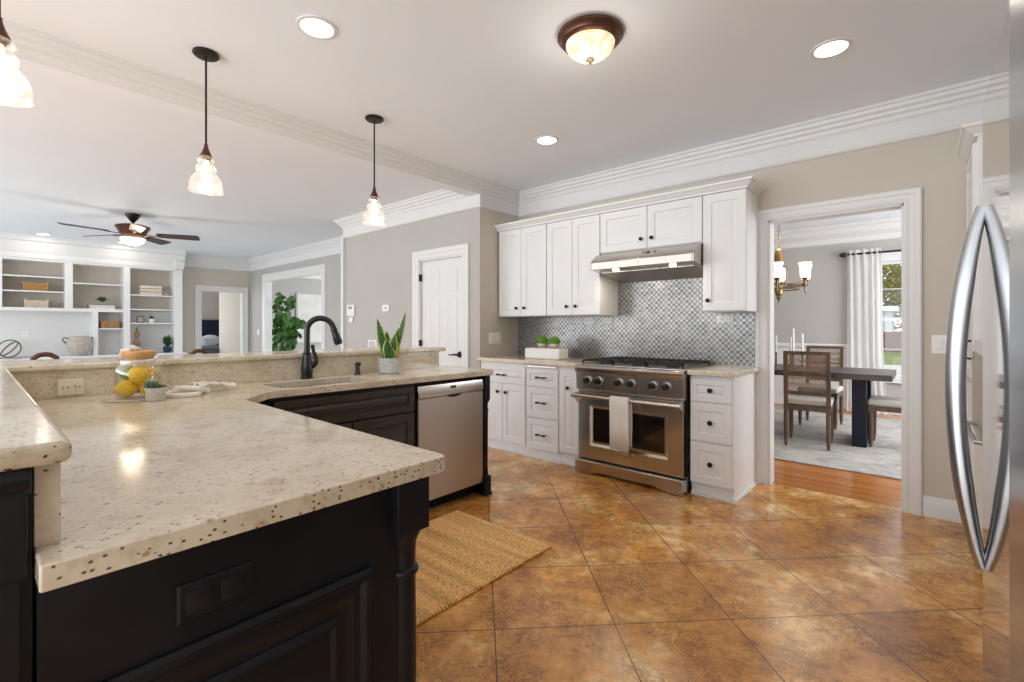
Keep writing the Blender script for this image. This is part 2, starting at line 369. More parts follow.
def mitre(path, prof, closed=False):
    """sweep profile (out, z) along a floor path, 'out' to the left of travel, mitred corners"""
    m = MB(); n = len(path); k_ = len(prof); vs = []
    for i, p in enumerate(path):
        p = Vector(p); d0 = (Vector(path[i]) - Vector(path[i - 1])).normalized() if i > 0 else None
        d1 = (Vector(path[i + 1]) - Vector(path[i])).normalized() if i < n - 1 else None
        if d0 is None: d0 = d1
        if d1 is None: d1 = d0
        n0 = Vector((-d0.y, d0.x)); n1 = Vector((-d1.y, d1.x)); b = (n0 + n1); b = b / b.dot(n0)
        for o_, z in prof: vs.append((p.x + b.x * o_, p.y + b.y * o_, z))
    fs = []
    for i in range(n - 1):
        for j in range(k_): fs.append((i * k_ + j, i * k_ + (j + 1) % k_, (i + 1) * k_ + (j + 1) % k_, (i + 1) * k_ + j))
    fs += [tuple(range(k_))[::-1], tuple((n - 1) * k_ + j for j in range(k_))]
    return m.add(vs, fs)

# ------------------------------------------------------------------ room shell
CZ = 2.72; WY = 4.09; WX = -3.47
st = lambda name, mb, mat, lab=None, **k: struct(mb.build(name, mat, **k), lab)
st('floor', MB().box(-6, -3.6, -.06, 1.0, 4.15, 0), 'tile', smooth=0)
st('floor.001', MB().box(-15.6, -4, -.06, -6, 8, 0), 'bounce_grey', smooth=0)
st('floor.002', MB().box(-4.2, 4.15, -.06, 1.9, 8.6, 0), 'woodfloor', smooth=0)
st('ceiling', MB().box(-3.47, -3.6, CZ, 1.0, 4.3, CZ + .1), 'ceil', smooth=0)
st('ceiling.001', MB().box(-15.6, -4, CZ, -3.47, 8, CZ + .1), 'ceil', smooth=0)
st('ceiling.002', MB().box(-4.2, 4.3, CZ, 1.9, 8.7, CZ + .1), 'ceil', smooth=0)
OX0, OX1, OT = -.915, -.105, 2.048
st('wall_back', MB().box(-3.59, WY, 0, OX0, WY + .12, CZ).box(OX1, WY, 0, 1.0, WY + .12, CZ).box(OX0, WY, OT, OX1, WY + .12, CZ), 'wall', smooth=0)
st('wall_right', MB().box(.88, -1.2, 0, 1.0, WY, CZ), 'wall', smooth=0)
st('wall_return', MB().box(WX - .12, 3.59, 0, WX, WY, CZ).box(WX - .01, 3.471, 0, WX, 3.59, CZ), 'wall', smooth=0)
DX0, DX1, DT = -4.47, -3.73, 2.0
st('wall_closet', MB().box(-6.15, 3.47, 0, DX0, 3.59, CZ).box(DX1, 3.47, 0, WX - .01, 3.59, CZ).box(DX0, 3.47, DT, DX1, 3.59, CZ), 'wall_grey', smooth=0)  # greyer than wall_return: the difference in warm light is put into the colour
st('wall_corner', MB().box(-6.15, 3.59, 0, -6.03, 4.27, CZ), 'wall_grey', smooth=0)
st('wall_north', MB().box(-11.6, 4.15, 0, -10.58, 4.27, CZ).box(-8.14, 4.15, 0, -6.15, 4.27, CZ).box(-10.58, 4.15, 2.2, -8.14, 4.27, CZ), 'wall_grey', smooth=0)
BX = -11.48
st('wall_west', MB().box(BX - .12, -4, 0, BX, 3.2, CZ).box(BX - .12, 4.01, 0, BX, 4.27, CZ).box(BX - .12, 3.2, 1.99, BX, 4.01, CZ), 'wall', smooth=0)
# great room side: the wall left of the south side left open, without windows
st('wall_south', MB().box(-15.6, -4.1, 0, -11.4, -4, CZ), 'wall', smooth=0)
# room beyond the north opening, bedroom beyond the west doorway
st('wall_far_west', MB().box(-12.1, 4.27, 0, -12.0, 8, CZ), 'wall_grey', smooth=0)
st('wall_bedroom', MB().box(-15.6, 2, 0, -15.5, 6.5, CZ).box(-15.5, 6.4, 0, -12.1, 6.5, CZ), 'wall', smooth=0)
st('wall_bedroom_hall', MB().box(-13.3, 4.10, 0, -11.6, 4.18, CZ), 'wall', smooth=0)
# dining room
DY = 8.52
st('wall_dining_back', MB().box(-4.2, DY, 0, -.50, DY + .15, CZ).box(.55, DY, 0, 1.9, DY + .15, CZ).box(-.50, DY, 2.15, .55, DY + .15, CZ).box(-.50, DY, 0, .55, DY + .15, .5), 'wall_grey', smooth=0)
st('wall_dining_left', MB().box(-4.3, 4.21, 0, -4.2, 8.6, CZ), 'wall_grey', smooth=0)
st('wall_dining_right', MB().box(1.9, 4.21, 0, 2.0, 8.6, CZ), 'wall_grey', smooth=0)

# crown mouldings
CR = [(0, CZ), (.105, CZ), (.105, CZ - .018), (.092, CZ - .024), (.085, CZ - .045), (.066, CZ - .056), (.06, CZ - .075), (.042, CZ - .085), (.034, CZ - .108), (.022, CZ - .118)]
crown = CR + [(.018, CZ - .125), (.018, CZ - .228), (.026, CZ - .235), (.026, CZ - .247), (.014, CZ - .256), (0, CZ - .256)]
crown_s = CR + [(.02, CZ - .122), (0, CZ - .122)]
st('trim_crown', mitre([(.88, WY), (WX, WY), (WX, 3.48)], crown), 'trim', 'white crown moulding round the kitchen', smooth=25)
st('trim_crown.001', mitre([(WX, 3.47), (-6.15, 3.47), (-6.15, 4.15), (-11.48, 4.15), (-11.48, 2.8)], crown), 'trim', 'white crown moulding round the great room', smooth=25)
st('trim_beam', mitre([(WX, 3.48), (WX, -3.6)], crown_s), 'trim', smooth=25)
st('ceiling_beam', MB().box(WX - .14, -3.6, CZ - .122, WX, 3.4695, CZ), 'ceil', smooth=0)
st('trim_corner_block', MB().box(WX - .03, 3.44, CZ - .262, WX + .034, 3.485, CZ - .122), 'trim', bevel=.004)
st('trim_crown.002', mitre([(1.9, DY), (-4.2, DY), (-4.2, 4.21)], [(0, CZ), (.16, CZ), (.16, CZ - .03), (.13, CZ - .05), (.10, CZ - .12), (.05, CZ - .16), (.025, CZ - .18), (.025, CZ - .25), (0, CZ - .262)]), 'trim', smooth=25)
st('trim_crown.003', mitre([(-12.0, 8), (-12.0, 4.27)], crown), 'trim', smooth=25)
st('trim_column', MB().box(-6.19, 3.43, 0, -6.13, 3.50, CZ - .256), 'trim', bevel=.004)
# baseboards
bb = [(0, 0), (.016, 0), (.016, .10), (.010, .118), (.004, .13), (0, .13)]
st('baseboard_back', mitre([(.88, WY), (-.01, WY)], bb), 'trim', smooth=25)
st('baseboard_dining', mitre([(1.9, DY), (-4.2, DY)], bb), 'trim', smooth=25)
st('trim_chair_rail', mitre([(-.62, DY), (-4.2, DY)], [(0, .90), (.03, .915), (.03, .955), (.012, .97), (0, .97)]), 'trim', smooth=25)
st('trim_wainscot', MB().box(-4.2, DY - .012, .13, -.62, DY, .90), 'trim', smooth=0)

# casings: mitred U of a moulded profile. frame(o,u,v,w): u along wall, v up, w out
def casing(name, o, u, wv, x0, x1, top, cw=.098, depth=.12, lab=None):
    prof = [(0, 0), (0, .012), (.012, .018), (.03, .014), (.055, .018), (.062, .024), (cw - .01, .028), (cw, .022), (cw, 0)]
    m = MB().frame(o, u, (0, 0, 1), wv)
    vs = []
    for (px, pz, dx, dz) in ((x0, 0, -1, 0), (x0, top, -1, 1), (x1, top, 1, 1), (x1, 0, 1, 0)):
        for a, h in prof: vs.append((px + dx * a, pz + dz * a, h))
    n = len(prof); fs = []
    for i in range(3):
        for j in range(n): fs.append((i * n + j, i * n + (j + 1) % n, (i + 1) * n + (j + 1) % n, (i + 1) * n + j))
    fs += [tuple(range(n))[::-1], tuple(3 * n + j for j in range(n))]
    m.add(vs, fs)
    if depth: m.box(x0 - .005, 0, -depth, x0 + .012, top, .004).box(x1 - .012, 0, -depth, x1 + .005, top, .004).box(x0, top - .012, -depth, x1, top + .005, .004)
    return st(name, m, 'trim', lab, smooth=20)
casing('trim_doorway', (0, WY, 0), (1, 0, 0), (0, -1, 0), OX0, OX1, OT, .092, lab='white moulded casing of the dining room doorway')
casing('trim_closet', (0, 3.47, 0), (1, 0, 0), (0, -1, 0), DX0, DX1, DT, .11)
casing('trim_opening', (0, 4.15, 0), (1, 0, 0), (0, -1, 0), -10.58, -8.14, 2.2, .14)
casing('trim_west_doorway', (BX, 0, 0), (0, 1, 0), (1, 0, 0), 3.2, 4.01, 1.99, .11)

# closet door, six panels
m = MB().frame((0, 3.50, 0), (1, 0, 0), (0, 0, 1), (0, -1, 0)); x0, x1 = DX0 + .014, DX1 - .014
m.box(x0, .01, -.035, x1, DT - .014, 0)
door = st('door_closet', m, 'trim', 'white six-panel closet door', bevel=.002)
pw = (x1 - x0 - .11 * 2 - .10) / 2
for a in (x0 + .11, x0 + .21 + pw):
    for z0, z1 in ((.22, .78), (.98, 1.53), (1.63, 1.86)):
        MB().frame((0, 3.50, 0), (1, 0, 0), (0, 0, 1), (0, -1, 0)).rings(a, a + pw, z0, z1, [(-.012, -.004), (-.012, .004), (0, .004), (.012, .0005), (.02, .0005), (.05, .007)]).build('door_panel', 'trim', door, world=False)
for z in (.25, 1.03, 1.80): MB().lathe([(.007, z - .042), (.007, z + .042)], (DX0 + .010, 3.462, 0), 10).box(DX0 + .004, 3.463, z - .04, DX0 + .016, 3.498, z + .04).build('hinge', 'bronze', door, world=False)
hm = MB().lathe([(.032, -.003), (.032, .01), (.018, .016)], (-3.80, 3.50, .92), 20, 'y')
hm = MB(); hm.lathe([(.033, 3.484), (.033, 3.499)], (-3.80, 0, .925), 20, 'y').lathe([(.011, 3.44), (.014, 3.487)], (-3.80, 0, .925), 12, 'y').tube([(-3.80, 3.44, .925), (-3.83, 3.436, .928), (-3.87, 3.436, .918), (-3.91, 3.438, .922), (-3.925, 3.44, .928)], [.011, .011, .008, .007, .005], 10)
hm.build('door_handle', 'bronze', door, world=False)

# mosaic backsplash
st('trim_backsplash', MB().box(WX, WY - .008, .914, OX0 - .098, WY, 1.36).box(-2.23, WY - .008, 1.36, -1.30, WY, 1.66), 'mosaic', 'grey metallic mosaic tile backsplash', smooth=0)

# ------------------------------------------------------------------ cabinet making
FY = lambda y: ((0, y, 0), (1, 0, 0), (0, 0, 1), (0, -1, 0))      # faces -Y
FX = lambda x: ((x, 0, 0), (0, 1, 0), (0, 0, 1), (1, 0, 0))       # faces +X
def knob(par, F, u, v, mat='knobmetal', r=.016):
    F = F(0) if callable(F) else F
    o, U, V, W = map(Vector, F); c = o + U * u + V * v
    m = MB(); pts = [c + W * a for a in (0, .008, .014, .018, .024, .029, .031)]
    return m.tube(pts, [.008, .006, .007, r, r, r * .75, r * .25], 14).build('knob', mat, par)
def pull(par, F, u, v, L=.082):
    o, U, V, W = map(Vector, F); c = o + U * u + V * v; m = MB()
    for s_ in (-1, 1):
        m.tube([c + U * s_ * L / 2, c + U * s_ * L / 2 + W * .028], [.007, .006], 8)
        m.tube([c + U * s_ * (L / 2 + .012) + W * .028, c + U * s_ * (L / 2 - .008) + W * .028], [.009, .010], 10)
    m.tube([c + U * t * L / 2 + W * .028 for t in (-1, -.5, 0, .5, 1)], [.0075, .005, .0048, .005, .0075], 8)
    return m.build('handle', 'knobmetal', par)
def front(par, kind, y, u0, u1, v0, v1, F=FY, mat='cab', t=.02, fw=.055):
    return MB().frame(*F(y)).panel(u0, u1, v0, v1, t, fw).build(kind, mat, par, bevel=0, smooth=20)

def wall_cabinet(label, x0, x1, z0, z1, doors, knobs):
    t = thing('wall_cabinet', label, 'cabinet', ((x0 + x1) / 2, 3.9, z0), group='white wall cabinets over the range wall')
    MB().box(x0, 3.76, z0, x1, WY - .008, z1).build('cabinet_body', 'cab', t, bevel=.0015)
    for (a, b), kx in zip(doors, knobs):
        d = front(t, 'door', 3.76, a + .002, b - .002, z0 + .006, z1 - .006, fw=.062)
        knob(d, FY(3.74), kx, z0 + .085)
    return t
UT = 2.25
wall_cabinet('two-door white wall cabinet in the corner, leftmost above the counter', WX + .02, -2.815, 1.335, UT, [(WX + .02, -3.14), (-3.14, -2.815)], [-3.195, -3.09])
wall_cabinet('two-door white wall cabinet directly left of the range hood', -2.81, -2.212, 1.335, UT, [(-2.81, -2.51), (-2.51, -2.212)], [-2.565, -2.465])
wall_cabinet('short white wall cabinet sitting on top of the range hood', -2.208, -1.302, 1.885, UT, [(-2.208, -1.758), (-1.758, -1.302)], [-1.808, -1.712])
wall_cabinet('single-door white wall cabinet right of the range hood', -1.298, -.985, 1.345, UT, [(-1.298, -.985)], [-1.255])
cc = [(0, 2.25), (.008, 2.25), (.010, 2.264), (.022, 2.270), (.040, 2.292), (.052, 2.297), (.055, 2.312), (0, 2.312)]
tc = mitre([(-.985, 4.09), (-.985, 3.745), (WX, 3.745)][::-1], [(-a, z) for a, z in cc][::-1])
tc = mitre([(WX, 3.745), (-.985, 3.745), (-.985, 4.085)], [(-a, z) for a, z in cc])
st('trim_cabinet_crown', tc, 'cab', 'white crown on top of the wall cabinets', smooth=25)
st('trim_cabinet_top', MB().box(WX, 3.75, 2.25, -.99, WY, 2.30), 'cab', smooth=0)

def base_cabinet(label, x0, x1, side=False):
    t = thing('base_cabinet', label, 'cabinet', ((x0 + x1) / 2, 3.8, 0), group='white base cabinets along the range wall')
    MB().box(x0, 3.48, .10, x1, WY - .009, .878).box(x0, 3.50, 0, x1, WY - .009, .10).build('cabinet_body', 'cab', t, bevel=.001)
    MB().box(x0, 3.485, 0, x1, 3.50, .018).build('toe_molding', 'trim', t)
    return t
t = base_cabinet('white base cabinet with one drawer over two doors, in the corner', WX + .005, -2.848)
d = front(t, 'drawer', 3.48, -3.44, -2.855, .675, .845); pull(d, FY(3.46), -3.145, .755)
for a, b, kx in ((-3.44, -3.15, -3.20), (-3.145, -2.855, -3.095)): d = front(t, 'door', 3.48, a, b, .10, .665); knob(d, FY(3.46), kx, .585)
t = base_cabinet('white base cabinet with three drawers and bar pulls', -2.846, -2.466)
for z0, z1, zk in ((.675, .838, .760), (.385, .665, .528), (.09, .375, .232)): d = front(t, 'drawer', 3.48, -2.838, -2.474, z0, z1); pull(d, FY(3.46), -2.655, zk)
MB().box(-2.82, 3.455, .852, -2.49, 3.478, .868).build('cutting_board_slot', 'steel2', t, bevel=.001)
t = base_cabinet('narrow white base cabinet with one tall door left of the range', -2.464, -2.25)
d = front(t, 'door', 3.48, -2.458, -2.256, .115, .845); knob(d, FY(3.46), -2.36, .69)
t = base_cabinet('white three-drawer base cabinet right of the range', -1.295, -1.0)
for z0, z1, zk in ((.69, .855, .775), (.405, .68, .545), (.10, .395, .25)): d = front(t, 'drawer', 3.48, -1.290, -1.003, z0, z1); knob(d, FY(3.46), -1.146, zk, r=.018)
MB().box(-1.0, 3.485, 0, -.985, WY, .018).build('toe_molding', 'trim', t)

def slab(name, poly, z0, z1, lab, cat='countertop', bev=.008):
    o = MB().prism(poly, z0, z1).build(name, 'granite', None, bevel=bev, seg=3); return tag(o, lab, cat)
slab('countertop', [(WX, 3.43), (-2.238, 3.43), (-2.238, WY - .008), (WX, WY - .008)], .878, .914, 'granite countertop left of the range with white planter on it')
slab('countertop', [(-1.305, 3.43), (-.972, 3.43), (-.972, WY - .008), (-1.305, WY - .008)], .878, .914, 'short granite countertop right of the range')

# ------------------------------------------------------------------ range
RX0, RX1 = -2.236, -1.312
t = thing('range', 'wide stainless steel gas range with six black knobs', 'stove', (-1.774, 3.75, 0))
MB().box(RX0, 3.47, .10, RX1, 4.07, .885).box(RX0 + .02, 3.52, .0, RX1 - .02, 4.0, .10).build('body', 'steel2', t, bevel=.002)
MB().box(RX1 - .012, 3.455, .12, RX1 + .002, 3.475, .88).build('side_gasket', 'gapblack', t)
# control panel with bullnose
pp = [(3.47, .695), (3.405, .700), (3.398, .71), (3.392, .845), (3.372, .852), (3.366, .868), (3.366, .886), (3.376, .902), (3.40, .908), (3.50, .908), (3.50, .695)]
cp = MB().prism(pp, RX0, RX1, 'x').build('control_panel', 'steel', t, bevel=.002)
for x in (-2.12, -2.015, -1.832, -1.726, -1.548, -1.442):
    kb = MB().tube([(x, 3.392, .782), (x, 3.386, .782), (x, 3.382, .782)], [.036, .036, .031], 24).build('knob_bezel', 'steel', t)
    MB().tube([(x, 3.386, .782), (x, 3.352, .782), (x, 3.346, .782)], [.026, .023, .020], 24).box(x - .005, 3.342, .760, x + .005, 3.352, .804).build('knob', 'black', kb)
# cooktop
MB().box(RX0 + .01, 3.42, .905, RX1 - .01, 4.06, .914).build('cooktop', 'steel2', t, bevel=.002)
for i in range(3):
    a = RX0 + .025 + i * .293; b = a + .287; g = MB(); z0, z1 = .934, .948
    for x in (a, a + .137, b - .012): g.box(x, 3.45, z0, x + .012, 4.03, z1)
    for y in (3.45, 3.60, 3.735, 3.88, 4.018): g.box(a, y, z0, b, y + .012, z1)
    for cy in (3.60, 3.88):
        for q in range(8):
            an = q * PI / 4; cx = a + .143; g.tube([(cx + .03 * math.cos(an), cy + .006 + .03 * math.sin(an), .944), (cx + .11 * math.cos(an), cy + .006 + .11 * math.sin(an), .950)], .006, 6)
    for x in (a, b - .012):
        for y in (3.45, 4.018): g.box(x, y, .912, x + .012, y + .012, z0)
    gr = g.build('grate', 'iron', t)
    for cy in (3.60, 3.88): MB().lathe([(.05, .913), (.05, .922), (.036, .924), (.036, .934), (.02, .937)], (a + .143, cy + .006, 0), 20).build('burner', 'iron', t)
# oven door
od = MB().frame(*FY(3.455)).rings(RX0 + .004, RX1 - .014, .118, .685, [(0, 0), (0, .030), (.006, .036), (.115, .036), (.135, .022), (.1351, .022)]).build('oven_door', 'steel', t, smooth=20)
MB().frame(*FY(3.455)).box(RX0 + .15, .272, .020, RX1 - .16, .545, .024).build('oven_window', 'ovenglass', od)
hb = MB().tube([(RX0 - .01, 3.335, .655), (RX1 + .0, 3.335, .655)], .017, 16)
for x in (RX0 + .004, RX1 - .018): hb.prism([(3.42, .58), (3.42, .672), (3.328, .674), (3.320, .650), (3.335, .634), (3.37, .625)], x - .010, x + .014, 'x')
hb.build('oven_handle', 'steel', od, bevel=.002)
MB().box(-1.870, 3.413, .195, -1.722, 3.421, .236).build('badge_plate', 'steel2', od, bevel=.003)
MB().box(-1.858, 3.410, .205, -1.734, 3.414, .226).build('badge_inlay', 'steel', od)
# kick panel with arched cut-out
kp = [(RX0, .005), (RX0 + .13, .005), (RX0 + .17, .012), (RX0 + .21, .030), (RX1 - .21, .030), (RX1 - .17, .012), (RX1 - .13, .005), (RX1, .005), (RX1, .112), (RX0, .112)]
MB().prism(kp, 3.375, 3.52, 'y').build('kick_panel', 'steel', t, bevel=.004)
# towel on the oven handle
tw = MB(); x0, x1 = -1.868, -1.705; pr = [(3.362, .30), (3.366, .45), (3.360, .60), (3.357, .655), (3.350, .672), (3.335, .680), (3.320, .674), (3.312, .655), (3.310, .60), (3.308, .45), (3.306, .27)]
nx = 14; vs_ = []
for i in range(nx + 1):
    u = i / nx
    for j, (y, z) in enumerate(pr): vs_.append((x0 + (x1 - x0) * u + .004 * math.sin(j * .8), y - .004 * math.sin(u * 9 + .4) * (1 if j > 5 else -.3), z + (.004 * math.sin(u * 5) if j in (0, len(pr) - 1) else 0)))
n = len(pr); tw.add(vs_, [(i * n + j, i * n + j + 1, (i + 1) * n + j + 1, (i + 1) * n + j) for i in range(nx) for j in range(n - 1)])
o = tw.build('dish_towel', 'towel'); sm = o.modifiers.new('s', 'SOLIDIFY'); sm.thickness = .005; sm.offset = 0
tag(o, 'off-white dish towel hanging over the oven handle', 'towel')

# ------------------------------------------------------------------ hood
t = thing('range_hood', 'stainless steel range hood under the short cabinet', 'range hood', (-1.755, 3.8, 1.64))
HX0, HX1 = -2.207, -1.303
MB().prism([(4.08, 1.88), (3.735, 1.88), (3.66, 1.855), (3.60, 1.81), (3.575, 1.785), (3.572, 1.722), (3.60, 1.722), (4.08, 1.645)], HX0, HX1, 'x').build('canopy', 'steel', t, bevel=.003)
MB().frame(*FY(3.574)).box(HX0 + .02, 1.728, 0, HX1 - .02, 1.781, .003).build('front_band', 'steel2', t)
MB().box(-1.90, 3.566, 1.745, -1.76, 3.572, 1.765).build('control_strip', 'steel2', t)
def under(x0, x1, y0, y1, d=.004):   # slab lying on the sloping underside
    f = lambda y: 1.722 - (y - 3.60) / .48 * .077
    return MB().prism([(y0, f(y0) - d), (y1, f(y1) - d), (y1, f(y1) + .002), (y0, f(y0) + .002)], x0, x1, 'x')
for i in range(3):
    a = HX0 + .04 + i * .275; under(a, a + .268, 3.70, 4.05).build('filter', 'steel2', t, bevel=.001)
for x in (-2.0, -1.50):
    l = under(x - .022, x + .022, 3.635, 3.670, .006).build('hood_light', 'lamp_white', t)
    lamp('hood_lamp', 'AREA', (x, 3.66, 1.69), 1.0, .06, (1, .88, .72))
MB().lathe([(.014, 0), (.014, .004)], (-1.70, 3.64, 1.838), 12).build('sensor', 'black', t)

# ------------------------------------------------------------------ wall plates
def plate(name, label, cat, F, u, v, wd, ht, mat='plate', kind='switch', n=2, group=None):
    o, U, V, W = map(Vector, F); c = o + U * u + V * v; t = thing(name, label, cat, tuple(c), group=group)
    MB().frame(*F).rings(u - wd / 2, u + wd / 2, v - ht / 2, v + ht / 2, [(0, 0), (0, .003), (.004, .006)]).build('cover_plate', mat, t)
    for i in range(n):
        cu = u + (i - (n - 1) / 2) * wd / n * .88
        if kind == 'switch': MB().frame(*F).rings(cu - .017, cu + .017, v - .033, v + .033, [(0, .005), (0, .009), (.004, .011)]).build('rocker', mat, t)
        else:
            MB().frame(*F).rings(cu - .021, cu + .021, v - .019, v + .019, [(0, .005), (0, .007), (.002, .008)]).build('socket', mat, t)
            MB().frame(*F).box(cu - .010, v + .003, .0075, cu - .003, v + .006, .0085).box(cu - .010, v - .006, .0075, cu - .003, v - .003, .0085).box(cu + .005, v - .003, .0075, cu + .011, v + .003, .0085).build('slots', 'black' if mat != 'dark' else 'gapblack', t)
    return t
plate('light_switch', 'white double light switch on the corner wall beside the upper cabinet', 'switch', ((WX, 0, 0), (0, 1, 0), (0, 0, 1), (1, 0, 0)), 3.70, 1.105, .185, .12, n=3)
plate('light_switch', 'white single light switch right of the dining room doorway', 'switch', FY(WY), .072, 1.115, .078, .12, n=1)
for u, lab, cu, wd in ((-2.535, 'left white outlet plate under the cabinet, left of the hood', 1.287, .11), (-2.325, 'white outlet plate nearest the range hood, left of it', 1.287, .11), (-1.235, 'white outlet plate under the cabinet right of the hood', 1.292, .13)):
    plate('wall_outlet', lab, 'outlet', FY(WY - .008), u, cu, wd, .062, kind='outlet', n=2, group='outlets under the wall cabinets')
plate('wall_outlet', 'cream double outlet on the granite backsplash left of the lemon jar', 'outlet', ((-2.868, 0, 0), (0, 1, 0), (0, 0, 1), (1, 0, 0)), .297, .960, .092, .072, 'cream_plate', 'outlet', 2)
# things on the closet wall
t = thing('thermostat', 'white thermostat with small grey display left of the closet door', 'thermostat', (-5.97, 3.47, 1.45))
MB().frame(*FY(3.47)).box(-6.06, 1.375, 0, -5.87, 1.53, .025).build('case', 'plate', t, bevel=.004); MB().frame(*FY(3.47)).box(-6.01, 1.47, .024, -5.92, 1.505, .027).build('display', 'steel2', t)
t = thing('wall_sensor', 'small white sensor just below the thermostat', 'sensor', (-5.97, 3.47, 1.33))
MB().frame(*FY(3.47)).box(-6.01, 1.285, 0, -5.915, 1.365, .022).build('case', 'plate', t, bevel=.008)
t = thing('control_panel', 'small square white keypad above the snake plant', 'keypad', (-5.14, 3.47, 1.465))
MB().frame(*FY(3.47)).box(-5.21, 1.42, 0, -5.065, 1.505, .015).build('case', 'plate', t, bevel=.003); MB().frame(*FY(3.47)).box(-5.15, 1.455, .014, -5.125, 1.475, .017).build('button', 'iron', t)
t = thing('wall_intercom', 'grey-faced white wall panel low beside the snake plant', 'wall panel', (-5.45, 3.47, 1.0))
MB().frame(*FY(3.47)).box(-5.545, .935, 0, -5.345, 1.055, .012).build('case', 'plate', t, bevel=.003); MB().frame(*FY(3.47)).box(-5.515, .955, .011, -5.375, 1.035, .014).build('face', 'concrete', t)

# ------------------------------------------------------------------ peninsula
CX = -2.38            # sink-side counter edge
ctr = [(-.880, .06), (-.880, .750), (-.885, .764), (-.897, .772), (-2.215, .785), (-2.235, .795), (-2.405, .955), (-2.415, .975), (-2.375, 2.50), (-2.385, 2.525), (-2.41, 2.535), (-2.90, 2.535), (-2.90, .06)]
SK = (-2.76, -2.47, 1.05, 1.62)     # sink hole x0,x1,y0,y1
import bmesh
def slab_hole(poly, hole, z0, z1, name):
    me = bpy.data.meshes.new(name); bm = bmesh.new()
    def loop(pts, z):
        vv = [bm.verts.new((x, y, z)) for x, y in pts]; return vv, [bm.edges.new((vv[i], vv[(i + 1) % len(vv)])) for i in range(len(vv))]
    for z in (z0, z1):
        a, ea = loop(poly, z); b, eb = loop(hole, z)
        bmesh.ops.triangle_fill(bm, edges=ea + eb, use_beauty=True)
        if z == z0: A, B = a, b
    for lo, hi in ((A, a), (B, b)):
        for i in range(len(lo)): j = (i + 1) % len(lo); bm.faces.new((lo[i], lo[j], hi[j], hi[i]))
    bmesh.ops.recalc_face_normals(bm, faces=bm.faces); bmesh.ops.dissolve_limit(bm, angle_limit=.01, verts=bm.verts, edges=bm.edges)
    bm.to_mesh(me); bm.free(); me.materials.append(M['granite']); me.shade_smooth(); me.set_sharp_from_angle(angle=R(30))
    o = bpy.data.objects.new(name, me); COL.objects.link(o); b_ = o.modifiers.new('b', 'BEVEL'); b_.width = .011; b_.segments = 3; b_.limit_method = 'ANGLE'; b_.angle_limit = R(50); return o
def rrect(x0, x1, y0, y1, r, n=6):
    out = []
    for cx, cy, a0 in ((x1 - r, y1 - r, 0), (x0 + r, y1 - r, 90), (x0 + r, y0 + r, 180), (x1 - r, y0 + r, 270)):
        for i in range(n + 1): a = R(a0 + 90 * i / n); out.append((cx + r * math.cos(a), cy + r * math.sin(a)))
    return out
top = slab_hole(ctr, rrect(*SK, .06), .876, .914, 'countertop'); tag(top, 'large L-shaped speckled granite countertop with sink cut-out', 'countertop')
sp_ = MB().box(-2.90, .06, .914, -.955, .088, 1.036).box(-2.90, .088, .914, -2.870, 2.42, 1.036).build('backsplash', 'granite', top, bevel=.001)
br_ = [(-.925, .098), (-.918, .085), (-.918, -.30), (-.93, -.31), (-3.26, -.31), (-3.26, 2.47), (-3.24, 2.49), (-2.87, 2.49), (-2.848, 2.47), (-2.846, .098)]
slab('bar_countertop', br_[::-1], 1.036, 1.067, 'raised granite bar top behind the sink and along the left edge', 'countertop', .010)
# knee walls carrying the bar
t = thing('peninsula_cabinet', 'black peninsula base with turned corner post and framed end panel', 'cabinet', (-1.6, .4, 0))
KW = MB().box(-3.05, -.10, 0, -.955, .06, 1.036).box(-3.05, .06, 0, -2.90, 2.42, 1.036); KW.build('knee_wall', 'dark', t, bevel=.002)
MB().box(-.96, -.13, .885, -.925, .052, 1.036).prism([(-.96, 1.036), (-.93, 1.036), (-.918, 1.020), (-.922, 1.005), (-.94, .995), (-.96, .995)], -.13, .056, 'y').build('end_block', 'dark', t, bevel=.003)
MB().box(-.96, -.12, .0, -.942, .045, .885).build('end_board', 'dark', t)
MB().box(-2.40, .062, .10, -.955, .72, .876).box(-2.36, .10, 0, -.99, .68, .10).build('cabinet_body', 'dark', t)
ep = MB().frame(*FX(-.955)).rings(.062, .70, .02, .874, [(0, 0), (0, .028), (.0001, .028)]).build('end_panel', 'dark', t, bevel=.001)
pm = MB().frame(*FX(-.927)).rings(.11, .585, .10, .700, [(0, 0), (0, .008), (.008, .016), (.020, .016), (.030, .007), (.045, .007), (.055, .003), (.062, .0006)])
pm.build('panel_molding', 'dark', ep, smooth=20)
MB().frame(*FX(-.927)).rings(.185, .51, .175, .625, [(0, .0005), (0, .003), (.012, .010), (.022, .004), (.05, .009)]).build('raised_field', 'dark', ep, smooth=20)
# corner post: square block above, turned shaft below, square foot
def post(par, x, y, r=.030, h=.045, ztop=.876, zb=.735):
    m = MB().box(x - h, y - h, zb + .012, x + h, y + h, ztop)
    m.build('post_block', 'dark', par, bevel=.002)
    MB().lathe([(h * .98, zb + .016), (h * .98, zb + .008), (r * 1.15, zb - .012), (r * 1.05, zb - .02), (r, zb - .05), (r, zb - .075), (r * 1.22, zb - .08), (r * 1.28, zb - .086), (r * 1.22, zb - .092), (r, zb - .096), (r * 1.08, zb - .3), (r * .95, .22), (r * 1.2, .19), (r * .9, .17), (r * 1.1, .13), (r * 1.1, .12)], (x, y, 0), 28).build('post_shaft', 'dark', par)
    MB().box(x - h, y - h, .02, x + h, y + h, .125).box(x - h - .008, y - h - .008, 0, x + h + .008, y + h + .008, .022).build('post_foot', 'dark', par, bevel=.003)
post(t, -.945, .684)
plate('island_outlet', 'black double outlet in a framed plate on the dark end panel', 'outlet', FX(-.927), .282, .770, .118, .066, 'dark', 'outlet', 2)
